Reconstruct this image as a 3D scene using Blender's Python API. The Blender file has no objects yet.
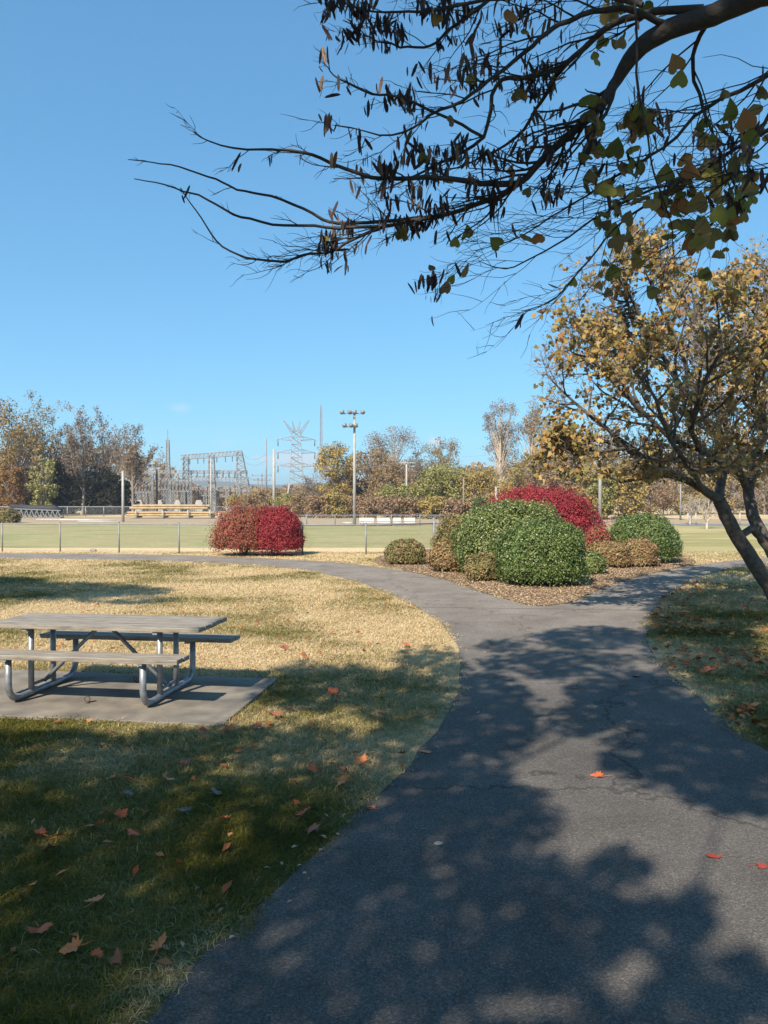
import bpy, math, random
import numpy as np
from mathutils import Vector, Matrix, geometry, noise as mnoise
PI = math.pi
H, F, HORIZ = 1.9, 760.0, 500.0
PITCH = math.atan((512-HORIZ)/F)
S = bpy.context.scene
C = S.collection
SUNSLOPE = (0.52, 1.02)          # ground shadow offset per metre of height
# ------------------------------------------------------------------ helpers
def g(px, py, z=0.0):
    """photo reading -> ground (or height z) position in metres, used as a survey of the place"""
    D = (H - z)*F/(py-HORIZ)
    return ((px-384)*D/F, D)
def at(px, D): return (px-384)*D/F
def zz(py, D): return H - (py-HORIZ)*D/F

def mesh_arrays(name, V, Fq, rnd=None, smooth=False, extra=None):
    """V (n,3); Fq (m,k) k=3/4 array, all same size; rnd per face"""
    V = np.asarray(V, dtype=np.float32); Fq = np.asarray(Fq, dtype=np.int32)
    me = bpy.data.meshes.new(name)
    k = Fq.shape[1]; m = len(Fq)
    me.vertices.add(len(V)); me.vertices.foreach_set('co', V.ravel())
    me.loops.add(m*k); me.loops.foreach_set('vertex_index', Fq.ravel())
    me.polygons.add(m)
    me.polygons.foreach_set('loop_start', np.arange(0, m*k, k, dtype=np.int32))
    try: me.polygons.foreach_set('loop_total', np.full(m, k, dtype=np.int32))
    except Exception: pass
    if smooth: me.polygons.foreach_set('use_smooth', np.ones(m, dtype=bool))
    me.update(calc_edges=True)
    if rnd is not None:
        a = me.attributes.new('rnd', 'FLOAT', 'FACE'); a.data.foreach_set('value', np.asarray(rnd, dtype=np.float32))
    if extra is not None:
        for nm, arr in extra.items():
            a = me.attributes.new(nm, 'FLOAT', 'POINT'); a.data.foreach_set('value', np.asarray(arr, dtype=np.float32))
    return me

class MB:
    """collects boxes, tubes and sheets for ONE mesh"""
    def __init__(s): s.v = []; s.f = []
    def add(s, vs, fs):
        o = len(s.v); s.v += [tuple(v) for v in vs]; s.f += [tuple(i+o for i in f) for f in fs]; return s
    def box(s, c, d, rz=0.0, rx=0.0, ry=0.0, M=None):
        R = Matrix.Rotation(rz,3,'Z') @ Matrix.Rotation(ry,3,'Y') @ Matrix.Rotation(rx,3,'X')
        vs = []
        for sx in (-1,1):
            for sy in (-1,1):
                for sz in (-1,1):
                    p = R @ Vector((sx*d[0]/2, sy*d[1]/2, sz*d[2]/2)) + Vector(c)
                    vs.append(p)
        return s.add(vs, [(0,1,3,2),(4,6,7,5),(0,4,5,1),(2,3,7,6),(0,2,6,4),(1,5,7,3)])
    def bar(s, a, b, w, h=None):
        """rectangular bar between two points"""
        a = Vector(a); b = Vector(b); h = h or w
        return s.tube([a, b], [w*.7071, w*.7071], 4)
    def tube(s, pts, rad, n=6, cap=True):
        pts = [Vector(p) for p in pts]
        if not hasattr(rad, '__len__'): rad = [rad]*len(pts)
        t0 = (pts[1]-pts[0]).normalized()
        up = Vector((0,0,1)) if abs(t0.z) < .9 else Vector((1,0,0))
        x = t0.cross(up).normalized()
        vs = []
        for i, p in enumerate(pts):
            if i == 0: t = pts[1]-pts[0]
            elif i == len(pts)-1: t = pts[-1]-pts[-2]
            else: t = pts[i+1]-pts[i-1]
            if t.length < 1e-9: t = t0.copy()
            t.normalize()
            x = (x - t*x.dot(t))
            if x.length < 1e-6: x = t.orthogonal()
            x.normalize(); y = t.cross(x)
            for j in range(n):
                a = 2*PI*j/n + PI/4
                vs.append(p + (x*math.cos(a) + y*math.sin(a))*rad[i])
        fs = []
        for i in range(len(pts)-1):
            for j in range(n):
                k = (j+1) % n
                fs.append((i*n+j, i*n+k, (i+1)*n+k, (i+1)*n+j))
        if cap: fs += [tuple(range(n))[::-1], tuple(range((len(pts)-1)*n, len(pts)*n))]
        return s.add(vs, fs)
    def mesh(s, name, smooth=False):
        me = bpy.data.meshes.new(name); me.from_pydata(s.v, [], s.f)
        if smooth: me.polygons.foreach_set('use_smooth', [True]*len(me.polygons))
        me.update(); return me
    def build(s, name, mat, parent=None, smooth=False, bevel=0):
        return link(name, s.mesh(name, smooth), mat, parent, bevel)

def link(name, me, mat, parent=None, bevel=0):
    if mat is not None:
        me.materials.clear(); me.materials.append(mat)
    o = bpy.data.objects.new(name, me); C.objects.link(o)
    if parent is not None: o.parent = parent
    if bevel:
        b = o.modifiers.new('bevel', 'BEVEL'); b.width = bevel; b.segments = 2; b.limit_method = 'ANGLE'
    return o
def tag(o, label, cat, group=None, kind=None):
    o['label'] = label; o['category'] = cat
    if group: o['group'] = group
    if kind: o['kind'] = kind
    return o
def thing(name, label, cat, loc=(0,0,0), rz=0, group=None):
    o = bpy.data.objects.new(name, None); C.objects.link(o); o.empty_display_size = .2
    o.location = loc; o.rotation_euler = (0,0,rz)
    return tag(o, label, cat, group)
def structure(o, label, cat):
    return tag(o, label, cat, None, 'structure')
def copy_thing(root, loc, rz, sc=None, label=None, group=None):
    r = root.copy(); C.objects.link(r); r.location = loc; r.rotation_euler = (0,0,rz)
    if sc is not None: r.scale = sc
    if label: r['label'] = label
    if group: r['group'] = group
    for ch in list(root.children):
        c = ch.copy(); C.objects.link(c); c.parent = r
    return r

# smooth numpy value noise in 2-D
_rs = np.random.RandomState(5); _tab = _rs.rand(256, 256)
def vnoise(x, y, s=1.0):
    x = np.asarray(x)*s; y = np.asarray(y)*s
    xi = np.floor(x).astype(int); yi = np.floor(y).astype(int); fx = x-xi; fy = y-yi
    fx = fx*fx*(3-2*fx); fy = fy*fy*(3-2*fy)
    A = _tab[xi % 256, yi % 256]; B = _tab[(xi+1) % 256, yi % 256]
    Cc = _tab[xi % 256, (yi+1) % 256]; D = _tab[(xi+1) % 256, (yi+1) % 256]
    return (A*(1-fx)+B*fx)*(1-fy) + (Cc*(1-fx)+D*fx)*fy
def fbm(x, y, s=1.0): return (vnoise(x,y,s)*.5 + vnoise(x+7.3,y+3.1,s*2.1)*.27 + vnoise(x+1.7,y+9.2,s*4.3)*.15 + vnoise(x+4.4,y+2.2,s*9)*.08)

# ------------------------------------------------------------------ materials
def newmat(name):
    m = bpy.data.materials.new(name); m.use_nodes = True
    nt = m.node_tree; nt.nodes.clear()
    out = nt.nodes.new('ShaderNodeOutputMaterial')
    return m, nt, out
def N(nt, t, **kw):
    n = nt.nodes.new(t)
    for k, v in kw.items():
        if hasattr(n, k): setattr(n, k, v)
        else: n.inputs[k.replace('_', ' ')].default_value = v
    return n
def ramp(nt, cols, fac=None, interp='LINEAR'):
    r = nt.nodes.new('ShaderNodeValToRGB'); r.color_ramp.interpolation = interp
    while len(r.color_ramp.elements) < len(cols): r.color_ramp.elements.new(0.5)
    for e, (p, c) in zip(r.color_ramp.elements, cols):
        e.position = p; e.color = (*c, 1)
    if fac is not None: nt.links.new(fac, r.inputs[0])
    return r
def objcoord(nt):
    return nt.nodes.new('ShaderNodeTexCoord').outputs['Object']
def solid(name, c1, c2=None, scale=8.0, rough=.6, metal=0.0, bump=0.0, spec=.4, bscale=None):
    m, nt, out = newmat(name); L = nt.links.new
    b = N(nt, 'ShaderNodeBsdfPrincipled'); b.inputs['Roughness'].default_value = rough; b.inputs['Metallic'].default_value = metal
    b.inputs['Specular IOR Level'].default_value = spec
    n = N(nt, 'ShaderNodeTexNoise'); n.inputs['Scale'].default_value = scale; n.inputs['Detail'].default_value = 6
    L(objcoord(nt), n.inputs['Vector'])
    c2 = c2 or tuple(x*.75 for x in c1)
    r = ramp(nt, [(.3, c1), (.7, c2)], n.outputs['Fac'])
    L(r.outputs[0], b.inputs['Base Color'])
    if bump:
        n2 = N(nt, 'ShaderNodeTexNoise'); n2.inputs['Scale'].default_value = bscale or scale*4; n2.inputs['Detail'].default_value = 4
        L(objcoord(nt), n2.inputs['Vector'])
        bp = N(nt, 'ShaderNodeBump'); bp.inputs['Strength'].default_value = bump; bp.inputs['Distance'].default_value = .01
        L(n2.outputs['Fac'], bp.inputs['Height']); L(bp.outputs[0], b.inputs['Normal'])
    L(b.outputs[0], out.inputs[0]); return m
def leafmat(name, cols, trans=.3, rough=.65, spec=.12):
    """foliage: colour of each leaf drawn from a palette by its own random number"""
    m, nt, out = newmat(name); L = nt.links.new
    a = N(nt, 'ShaderNodeAttribute', attribute_name='rnd')
    k = len(cols)
    r = ramp(nt, [((i+.5)/k, c) for i, c in enumerate(cols)], a.outputs['Fac'])
    b = N(nt, 'ShaderNodeBsdfPrincipled'); b.inputs['Roughness'].default_value = rough; b.inputs['Specular IOR Level'].default_value = spec
    t = N(nt, 'ShaderNodeBsdfTranslucent'); mx = N(nt, 'ShaderNodeMixShader'); mx.inputs[0].default_value = trans
    L(r.outputs[0], b.inputs['Base Color']); L(r.outputs[0], t.inputs['Color'])
    L(b.outputs[0], mx.inputs[1]); L(t.outputs[0], mx.inputs[2]); L(mx.outputs[0], out.inputs[0]); return m

GREEN_G = (.105,.125,.034); GREEN_D = (.06,.08,.022); STRAW = (.46,.34,.165); STRAW_D = (.30,.215,.10)
M = {}
M['galv'] = solid('galvanised_steel', (.36,.37,.39), (.22,.23,.24), 20, .5, .6)
M['galv_dull'] = solid('dull_zinc', (.27,.275,.28), (.19,.195,.20), 6, .6, .3)
M['lattice'] = solid('weathered_lattice_steel', (.30,.305,.315), (.20,.205,.21), 1, .6, .2)
M['lattice_dark'] = solid('dark_lattice_steel', (.22,.23,.24), (.15,.16,.17), 1, .6, .2)
M['pole_pale'] = solid('pale_pole', (.40,.385,.36), (.30,.29,.27), 2, .7)
M['pole_wood'] = solid('old_pole_wood', (.26,.21,.16), (.17,.14,.11), 3, .85)
M['pole_dark'] = solid('dark_pole', (.08,.075,.07), (.05,.05,.05), 3, .8)
M['log'] = solid('fresh_log', (.46,.33,.18), (.33,.23,.125), 2.5, .8)
M['white'] = solid('white_paint', (.52,.51,.49), (.42,.41,.39), 4, .5)
M['concrete'] = solid('concrete', (.25,.215,.17), (.11,.098,.082), 3.2, .9, bump=.3, bscale=60)
M['bark'] = solid('grey_bark', (.11,.09,.075), (.035,.03,.026), 14, .9, bump=.8, bscale=45)
M['bark_dark'] = solid('dark_bark', (.065,.054,.048), (.028,.024,.022), 16, .9, bump=1.0, bscale=50)
M['bark_far'] = solid('far_bark', (.27,.23,.19), (.17,.14,.12), 2, .9)
M['bark_grey'] = solid('pale_grey_bark', (.36,.32,.28), (.25,.22,.19), 2, .9)
M['bark_white'] = solid('whitish_bark', (.50,.43,.34), (.36,.30,.24), 5, .9)
M['twig'] = solid('twigs', (.30,.25,.22), (.17,.14,.12), 10, .85)
M['black_net'] = solid('black_cover', (.03,.03,.035), None, 4, .7)
M['rust'] = solid('rusty_iron', (.16,.11,.08), (.09,.06,.05), 30, .7, .3)
M['insul'] = solid('brown_insulator', (.16,.12,.11), (.12,.10,.10), 3, .3)
M['stone'] = solid('pebble', (.38,.36,.30), (.25,.24,.2), 40, .9)

def asphalt(name, c1, c2, stone):
    m, nt, out = newmat(name); L = nt.links.new
    b = N(nt, 'ShaderNodeBsdfPrincipled'); b.inputs['Roughness'].default_value = .92; b.inputs['Specular IOR Level'].default_value = .08
    co = objcoord(nt)
    n1 = N(nt, 'ShaderNodeTexNoise'); n1.inputs['Scale'].default_value = 1.1; n1.inputs['Detail'].default_value = 9; n1.inputs['Roughness'].default_value = .7
    L(co, n1.inputs['Vector'])
    r1 = ramp(nt, [(.34, c1), (.66, c2)], n1.outputs['Fac'])
    v = N(nt, 'ShaderNodeTexVoronoi'); v.inputs['Scale'].default_value = 150; L(co, v.inputs['Vector'])
    sep = N(nt, 'ShaderNodeSeparateColor'); L(v.outputs['Color'], sep.inputs[0])
    r2 = ramp(nt, [(0, (.62,.62,.62)), (.55, (.95,.95,.95)), (.86, (1.15,1.13,1.1)), (.97, stone)], sep.outputs[0])
    # sun and shade painted into the colour: dark nearby, brighter towards the cross seam
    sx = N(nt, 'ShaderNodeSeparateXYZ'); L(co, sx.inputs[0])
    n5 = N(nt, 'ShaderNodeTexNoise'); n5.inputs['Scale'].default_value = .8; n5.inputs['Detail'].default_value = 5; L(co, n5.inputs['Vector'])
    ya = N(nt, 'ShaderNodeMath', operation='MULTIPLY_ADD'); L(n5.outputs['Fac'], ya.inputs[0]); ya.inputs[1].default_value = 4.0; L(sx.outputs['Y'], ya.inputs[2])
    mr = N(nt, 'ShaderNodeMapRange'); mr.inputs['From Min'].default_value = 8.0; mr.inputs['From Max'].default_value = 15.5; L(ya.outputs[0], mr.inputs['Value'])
    far_lit = N(nt, 'ShaderNodeMix', data_type='RGBA', blend_type='MULTIPLY'); L(mr.outputs[0], far_lit.inputs[0]); L(r1.outputs[0], far_lit.inputs[6]); far_lit.inputs[7].default_value = (2.0,1.93,1.83,1)
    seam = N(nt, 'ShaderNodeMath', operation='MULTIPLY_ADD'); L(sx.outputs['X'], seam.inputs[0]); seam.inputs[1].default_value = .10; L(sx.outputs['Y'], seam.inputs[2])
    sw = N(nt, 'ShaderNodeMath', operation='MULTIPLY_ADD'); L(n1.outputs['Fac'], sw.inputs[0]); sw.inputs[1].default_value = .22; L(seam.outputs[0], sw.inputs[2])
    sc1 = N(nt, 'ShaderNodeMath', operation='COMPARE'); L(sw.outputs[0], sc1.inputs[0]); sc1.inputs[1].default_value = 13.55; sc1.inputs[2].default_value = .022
    sm = N(nt, 'ShaderNodeMix', data_type='RGBA', blend_type='MULTIPLY'); L(sc1.outputs[0], sm.inputs[0]); L(far_lit.outputs[2], sm.inputs[6]); sm.inputs[7].default_value = (.5,.5,.5,1)
    mx = N(nt, 'ShaderNodeMix', data_type='RGBA', blend_type='MULTIPLY'); mx.inputs[0].default_value = 1
    L(sm.outputs[2], mx.inputs[6]); L(r2.outputs[0], mx.inputs[7])
    # fine hairline cracks
    vc = N(nt, 'ShaderNodeTexVoronoi', feature='DISTANCE_TO_EDGE'); vc.inputs['Scale'].default_value = .33
    nw = N(nt, 'ShaderNodeTexNoise'); nw.inputs['Scale'].default_value = 2.2; nw.inputs['Detail'].default_value = 7; L(co, nw.inputs['Vector'])
    va = N(nt, 'ShaderNodeVectorMath', operation='ADD'); L(co, va.inputs[0]); L(nw.outputs['Color'], va.inputs[1]); L(va.outputs[0], vc.inputs['Vector'])
    rc = ramp(nt, [(0, (.5,.5,.5)), (.0035, (.62,.62,.62)), (.006, (1,1,1))], vc.outputs['Distance'])
    mx2 = N(nt, 'ShaderNodeMix', data_type='RGBA', blend_type='MULTIPLY'); mx2.inputs[0].default_value = .9
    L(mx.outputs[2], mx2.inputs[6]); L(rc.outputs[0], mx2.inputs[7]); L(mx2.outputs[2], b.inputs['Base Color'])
    bp = N(nt, 'ShaderNodeBump'); bp.inputs['Strength'].default_value = .9; bp.inputs['Distance'].default_value = .006
    L(v.outputs['Distance'], bp.inputs['Height']); L(bp.outputs[0], b.inputs['Normal'])
    L(b.outputs[0], out.inputs[0]); return m
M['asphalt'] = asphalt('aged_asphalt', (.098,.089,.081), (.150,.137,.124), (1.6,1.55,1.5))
M['road'] = solid('road_asphalt', (.20,.20,.20), (.16,.16,.16), 1, .9)

def ground_mat():
    m, nt, out = newmat('lawn_soil'); L = nt.links.new
    b = N(nt, 'ShaderNodeBsdfPrincipled'); b.inputs['Roughness'].default_value = .95; b.inputs['Specular IOR Level'].default_value = .1
    co = objcoord(nt); a = N(nt, 'ShaderNodeAttribute', attribute_name='dry')
    n1 = N(nt, 'ShaderNodeTexNoise'); n1.inputs['Scale'].default_value = 9; n1.inputs['Detail'].default_value = 8; n1.inputs['Roughness'].default_value = .75; L(co, n1.inputs['Vector'])
    n2 = N(nt, 'ShaderNodeTexNoise'); n2.inputs['Scale'].default_value = 70; n2.inputs['Detail'].default_value = 4; L(co, n2.inputs['Vector'])
    ad = N(nt, 'ShaderNodeMath', operation='ADD'); L(a.outputs['Fac'], ad.inputs[0]); 
    sb = N(nt, 'ShaderNodeMath', operation='MULTIPLY_ADD'); L(n1.outputs['Fac'], sb.inputs[0]); sb.inputs[1].default_value = .9; sb.inputs[2].default_value = -.45
    L(sb.outputs[0], ad.inputs[1])
    r = ramp(nt, [(.15, (.10,.095,.03)), (.45, (.22,.195,.08)), (.7, (.48,.36,.19)), (1, (.64,.49,.29))], ad.outputs[0])
    r2 = ramp(nt, [(.3, (.62,.62,.62)), (.7, (1.12,1.12,1.12))], n2.outputs['Fac'])
    mx = N(nt, 'ShaderNodeMix', data_type='RGBA', blend_type='MULTIPLY'); mx.inputs[0].default_value = 1
    L(r.outputs[0], mx.inputs[6]); L(r2.outputs[0], mx.inputs[7]); L(mx.outputs[2], b.inputs['Base Color'])
    bp = N(nt, 'ShaderNodeBump'); bp.inputs['Strength'].default_value = .7; bp.inputs['Distance'].default_value = .03
    L(n2.outputs['Fac'], bp.inputs['Height']); L(bp.outputs[0], b.inputs['Normal'])
    L(b.outputs[0], out.inputs[0]); return m
M['ground'] = ground_mat()
def turf_mat(name, cols, sc=.25, stretch=(1,1,1)):
    m, nt, out = newmat(name); L = nt.links.new
    b = N(nt, 'ShaderNodeBsdfPrincipled'); b.inputs['Roughness'].default_value = .95; b.inputs['Specular IOR Level'].default_value = .1
    mp = N(nt, 'ShaderNodeMapping'); mp.inputs['Scale'].default_value = stretch; L(objcoord(nt), mp.inputs['Vector'])
    n1 = N(nt, 'ShaderNodeTexNoise'); n1.inputs['Scale'].default_value = sc; n1.inputs['Detail'].default_value = 9; n1.inputs['Roughness'].default_value = .7; L(mp.outputs[0], n1.inputs['Vector'])
    r = ramp(nt, cols, n1.outputs['Fac']); L(r.outputs[0], b.inputs['Base Color']); L(b.outputs[0], out.inputs[0]); return m
M['field'] = turf_mat('field_turf', [(.3, (.18,.19,.07)), (.42, (.25,.245,.10)), (.49, (.28,.27,.12)), (.52, (.40,.32,.17)), (.54,(.26,.25,.11)), (.60,(.36,.27,.15)), (.63,(.25,.25,.105))], .35, (.35,1,1))
M['dirt'] = turf_mat('infield_dirt', [(.3, (.30,.235,.155)), (.7, (.40,.31,.20))], .6)
M['dry_strip'] = turf_mat('dry_grass', [(.3, (.42,.32,.17)), (.5, (.60,.46,.26)), (.75, (.50,.38,.21))], 1.6)
M['mulch'] = turf_mat('mulch_soil', [(.3, (.20,.13,.08)), (.6, (.33,.235,.15)), (.8, (.42,.31,.20))], 9)
M['lawn_far'] = turf_mat('far_lawn', [(.3, (.20,.20,.075)), (.48, (.29,.26,.11)), (.6, (.42,.34,.175)), (.7, (.30,.27,.12))], .3, (.4,1,1))

def wood_mat():
    m, nt, out = newmat('weathered_planks'); L = nt.links.new
    b = N(nt, 'ShaderNodeBsdfPrincipled'); b.inputs['Roughness'].default_value = .8
    mp = N(nt, 'ShaderNodeMapping'); mp.inputs['Scale'].default_value = (1.2,14,14); L(objcoord(nt), mp.inputs['Vector'])
    n1 = N(nt, 'ShaderNodeTexNoise'); n1.inputs['Scale'].default_value = 3; n1.inputs['Detail'].default_value = 8; n1.inputs['Roughness'].default_value = .7; L(mp.outputs[0], n1.inputs['Vector'])
    r = ramp(nt, [(.3, (.09,.075,.062)), (.5, (.235,.205,.165)), (.7, (.36,.32,.265))], n1.outputs['Fac']); L(r.outputs[0], b.inputs['Base Color'])
    bp = N(nt, 'ShaderNodeBump'); bp.inputs['Strength'].default_value = .5; bp.inputs['Distance'].default_value = .004
    L(n1.outputs['Fac'], bp.inputs['Height']); L(bp.outputs[0], b.inputs['Normal']); L(b.outputs[0], out.inputs[0]); return m
M['wood'] = wood_mat()

M['lf_gold'] = leafmat('tan_gold_leaves', [(.14,.11,.05),(.42,.27,.085),(.50,.34,.12),(.32,.15,.06),(.55,.40,.17),(.12,.105,.045),(.36,.26,.09),(.20,.19,.06)], .35)
M['lf_over'] = leafmat('olive_brown_leaves', [(.15,.16,.035),(.27,.26,.06),(.19,.12,.06),(.33,.24,.08),(.15,.11,.06),(.20,.20,.05),(.36,.16,.06)], .5, .45)
M['pods'] = leafmat('seed_pods', [(.045,.03,.03),(.06,.04,.04),(.20,.13,.08),(.05,.035,.035),(.05,.035,.035)], .15, .5)
M['grass'] = leafmat('grass_blades', [(.085,.080,.014),(.13,.12,.022),(.19,.165,.038),(.27,.235,.10),(.48,.37,.19),(.62,.48,.27)], .25, .8, .04)
M['litter'] = leafmat('leaf_litter', [(.34,.09,.03),(.46,.15,.045),(.22,.08,.035),(.45,.22,.09)], .15)
M['chips'] = leafmat('mulch_chips', [(.19,.13,.08),(.37,.27,.17),(.50,.39,.26),(.28,.19,.12)], .05)
M['sh_green'] = leafmat('glossy_green_foliage', [(.045,.08,.016),(.08,.13,.026),(.125,.18,.042),(.23,.27,.10)], .2, .42, .4)
M['sh_green2'] = leafmat('mid_green_foliage', [(.06,.09,.02),(.11,.155,.035),(.17,.215,.06),(.30,.31,.13)], .2, .42, .4)
M['sh_red'] = leafmat('crimson_foliage', [(.19,.022,.03),(.32,.04,.052),(.46,.085,.09),(.27,.035,.042)], .25)
M['sh_redbrown'] = leafmat('fading_red_twigs', [(.22,.14,.07),(.30,.05,.05),(.36,.05,.06),(.17,.13,.05),(.28,.04,.045),(.30,.17,.10)], .2)
M['sh_tan'] = leafmat('fading_tan_green_foliage', [(.12,.14,.045),(.28,.22,.10),(.38,.28,.14),(.20,.10,.06),(.33,.27,.12),(.09,.13,.035)], .25)
M['sh_tan2'] = leafmat('straw_coloured_foliage', [(.17,.16,.06),(.36,.27,.13),(.42,.31,.17),(.26,.085,.055),(.30,.22,.10)], .25)
M['c_olive'] = leafmat('olive_brown_crown', [(.16,.13,.05),(.27,.19,.08),(.35,.23,.10),(.13,.12,.045)], .25)
M['c_rust'] = leafmat('rust_orange_crown', [(.30,.10,.04),(.24,.13,.05),(.15,.12,.04),(.34,.16,.06)], .25)
M['c_dark'] = leafmat('dark_evergreen_crown', [(.016,.02,.012),(.026,.028,.016),(.038,.034,.02)], .15)
M['c_gold'] = leafmat('gold_crown', [(.37,.26,.085),(.46,.33,.12),(.31,.24,.08),(.23,.20,.07)], .3)
M['c_tan'] = leafmat('tan_crown', [(.30,.20,.11),(.37,.255,.145),(.24,.16,.09),(.30,.235,.11)], .3)
M['c_yg'] = leafmat('yellow_green_crown', [(.20,.23,.07),(.32,.31,.10),(.40,.34,.13),(.15,.18,.055)], .3)
M['c_grey'] = leafmat('sparse_grey_brown_crown', [(.25,.185,.13),(.33,.25,.18),(.18,.14,.11)], .3)
M['c_ginger'] = leafmat('reddish_brush', [(.30,.17,.11),(.36,.24,.15),(.24,.16,.09),(.28,.20,.11)], .25)
M['c_green'] = leafmat('holly_green_crown', [(.05,.085,.025),(.08,.12,.035),(.11,.14,.05)], .2)

# ------------------------------------------------------------------ leaf scatter
def rot_basis(nrm, rs):
    nrm = nrm/np.maximum(np.linalg.norm(nrm, axis=1, keepdims=True), 1e-6)
    r = rs.normal(size=nrm.shape); u = np.cross(nrm, r); u /= np.maximum(np.linalg.norm(u, axis=1, keepdims=True), 1e-6)
    return u, np.cross(nrm, u)
def leaves(P, nrm, size, rs, aspect=.6, rnd=None, jit=.35):
    """diamond leaves folded along the midrib: 2 triangles as one quad each"""
    n = len(P); u, v = rot_basis(nrm, rs)
    s = size*(1+jit*(rs.rand(n)*2-1)); s = s[:, None]
    w = nrm/np.maximum(np.linalg.norm(nrm, axis=1, keepdims=True), 1e-6)
    a = P - u*s*.5; b = P + v*s*.5*aspect + w*s*.08; c = P + u*s*.5 - w*s*.06; d = P - v*s*.5*aspect + w*s*.08
    V = np.stack([a,b,c,d], axis=1).reshape(-1,3)
    Fq = np.arange(n*4).reshape(n,4)
    return V, Fq, (rs.rand(n) if rnd is None else rnd)
HEART = [(-.06,0),(.12,.16),(.36,.36),(.62,.49),(.86,.45),(1.0,.25),(.84,0),(1.0,-.25),(.86,-.45),(.62,-.49),(.36,-.36),(.12,-.16)]
def shaped_leaves(P, nrm, tipdir, size, outline, rs, fold=.25):
    """leaves with a real outline; fan of triangles, gently folded along the midrib and curled"""
    n = len(P); nrm = nrm/np.linalg.norm(nrm, axis=1, keepdims=True)
    u = tipdir - nrm*np.sum(tipdir*nrm, axis=1, keepdims=True); u /= np.maximum(np.linalg.norm(u, axis=1, keepdims=True), 1e-6)
    v = np.cross(nrm, u); k = len(outline)
    s = (size*(.5+.85*rs.rand(n)))[:, None]; curl = (rs.rand(n)*.5-.1)[:, None]
    ring = []
    for (a, b) in outline:
        ring.append(P + u*s*(a-.9)*-1 + v*s*b + nrm*s*(abs(b)*fold - curl*(a-.5)**2))
    cen = P + u*s*.4
    V = np.stack([cen]+ring, axis=1).reshape(-1,3)
    base = (np.arange(n)*(k+1))[:, None, None]
    tri = np.array([[0, 1+i, 1+(i+1) % k] for i in range(k)])[None]
    Fq = (base+tri).reshape(-1,3)
    return V, Fq, np.repeat(rs.rand(n), k)

# ------------------------------------------------------------------ branch growth
def rvec(rng): 
    while True:
        v = Vector((rng.uniform(-1,1), rng.uniform(-1,1), rng.uniform(-1,1)))
        if .05 < v.length < 1: return v.normalized()
def grow(rng, p, d, L, r, lv, P, out):
    """P: dict of per-level lists; out: list of (points, radii, level)"""
    n = P['n'][lv]; pts = [p.copy()]; rad = [r]; d = d.normalized()
    for i in range(n):
        d = (d + rvec(rng)*P['wander'][lv] + Vector((0,0,1))*P['up'][lv] + P.get('bias', Vector((0,0,0)))).normalized()
        p = p + d*L/n; pts.append(p.copy()); rad.append(r*(1-(i+1)/n*P['taper'][lv]))
    out.append((pts, rad, lv))
    if lv+1 < P['levels']:
        children(rng, pts, rad, lv, L, P, out)
def children(rng, pts, rad, lv, L, P, out, start=None):
    k = P['kids'][lv]; start = P['start'][lv] if start is None else start
    for j in range(k):
        t = start + (1-start)*(j+rng.random()*.8)/k
        x = min(t, .999)*(len(pts)-1); i = int(x); f = x-i
        q = pts[i].lerp(pts[i+1], f); rr = rad[i]*(1-f)+rad[i+1]*f
        ax = (pts[i+1]-pts[i]).normalized()
        side = rvec(rng); side = (side - ax*side.dot(ax)).normalized()
        a = math.radians(P['angle'][lv]*rng.uniform(.7,1.3))
        dd = ax*math.cos(a) + side*math.sin(a)
        if P.get('flat'): dd.z *= P['flat']
        l = L*P['ratio'][lv]*rng.uniform(.65,1.2)*(1-.45*t)
        grow(rng, q, dd, l, max(rr*.62, P['rmin']), lv+1, P, out)
def sides(lv, top): return max(3, top-lv*2)
def tubes_mesh(name, out, top=8, maxlv=9, minlv=0):
    mb = MB()
    for pts, rad, lv in out:
        if minlv <= lv <= maxlv: mb.tube(pts, rad, sides(lv, top), cap=False)
    return mb.mesh(name, smooth=True)
def tip_points(out, lvs, rs, per=3, spread=.15):
    P = []
    for pts, rad, lv in out:
        if lv in lvs:
            for q in range(per):
                t = rs.rand()*(len(pts)-1); i = int(t); a = pts[i].lerp(pts[min(i+1,len(pts)-1)], t-i); P.append((a.x,a.y,a.z))
    P = np.array(P); return P + rs.normal(size=P.shape)*spread

# ------------------------------------------------------------------ GROUND
PATH_L = [(-2.6,-8),(-2.2,-4),(-1.75,-1),(-1.35,1)] + [g(*p) for p in [(150,1024),(215,955),(290,882),(345,830),(400,778),(432,738),(455,700),(463,672),(460,648),(446,628),(420,609),(385,592),(345,578),(300,569),(240,564),(160,561),(60,559.5),(-60,558.5),(-260,557)]]
PATH_UP = [g(*p) for p in [(-260,552),(-60,553),(60,553.8),(160,555),(240,557.5),(300,560.5),(350,564),(400,570),(440,578),(475,590),(505,600),(530,606),(548,607),(570,603),(590,594),(615,584),(650,574.5),(690,566.5),(730,561),(790,556),(900,551)]]
PATH_R = [g(*p) for p in [(900,556.5),(790,561.5),(745,566),(712,573),(690,581),(668,594),(655,610),(647,628),(650,650),(668,672),(695,696),(730,726),(768,757)]] + [(2.72,4.3),(2.62,2.5),(2.5,0),(2.3,-4),(2.0,-8)]
def densify(pl, step=.35, amp=.035, seed=0):
    out = []
    for i in range(len(pl)-1):
        a, b = pl[i], pl[i+1]; L = math.dist(a, b); n = max(1, int(L/step))
        for j in range(n):
            t = j/n; x = a[0]+(b[0]-a[0])*t; y = a[1]+(b[1]-a[1])*t
            nx, ny = -(b[1]-a[1])/L, (b[0]-a[0])/L
            w = (float(fbm(x*1.0, y*1.0, 1.4))-.5)*2*amp*2.2
            out.append((x+nx*w, y+ny*w))
    out.append(pl[-1]); return out
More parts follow.
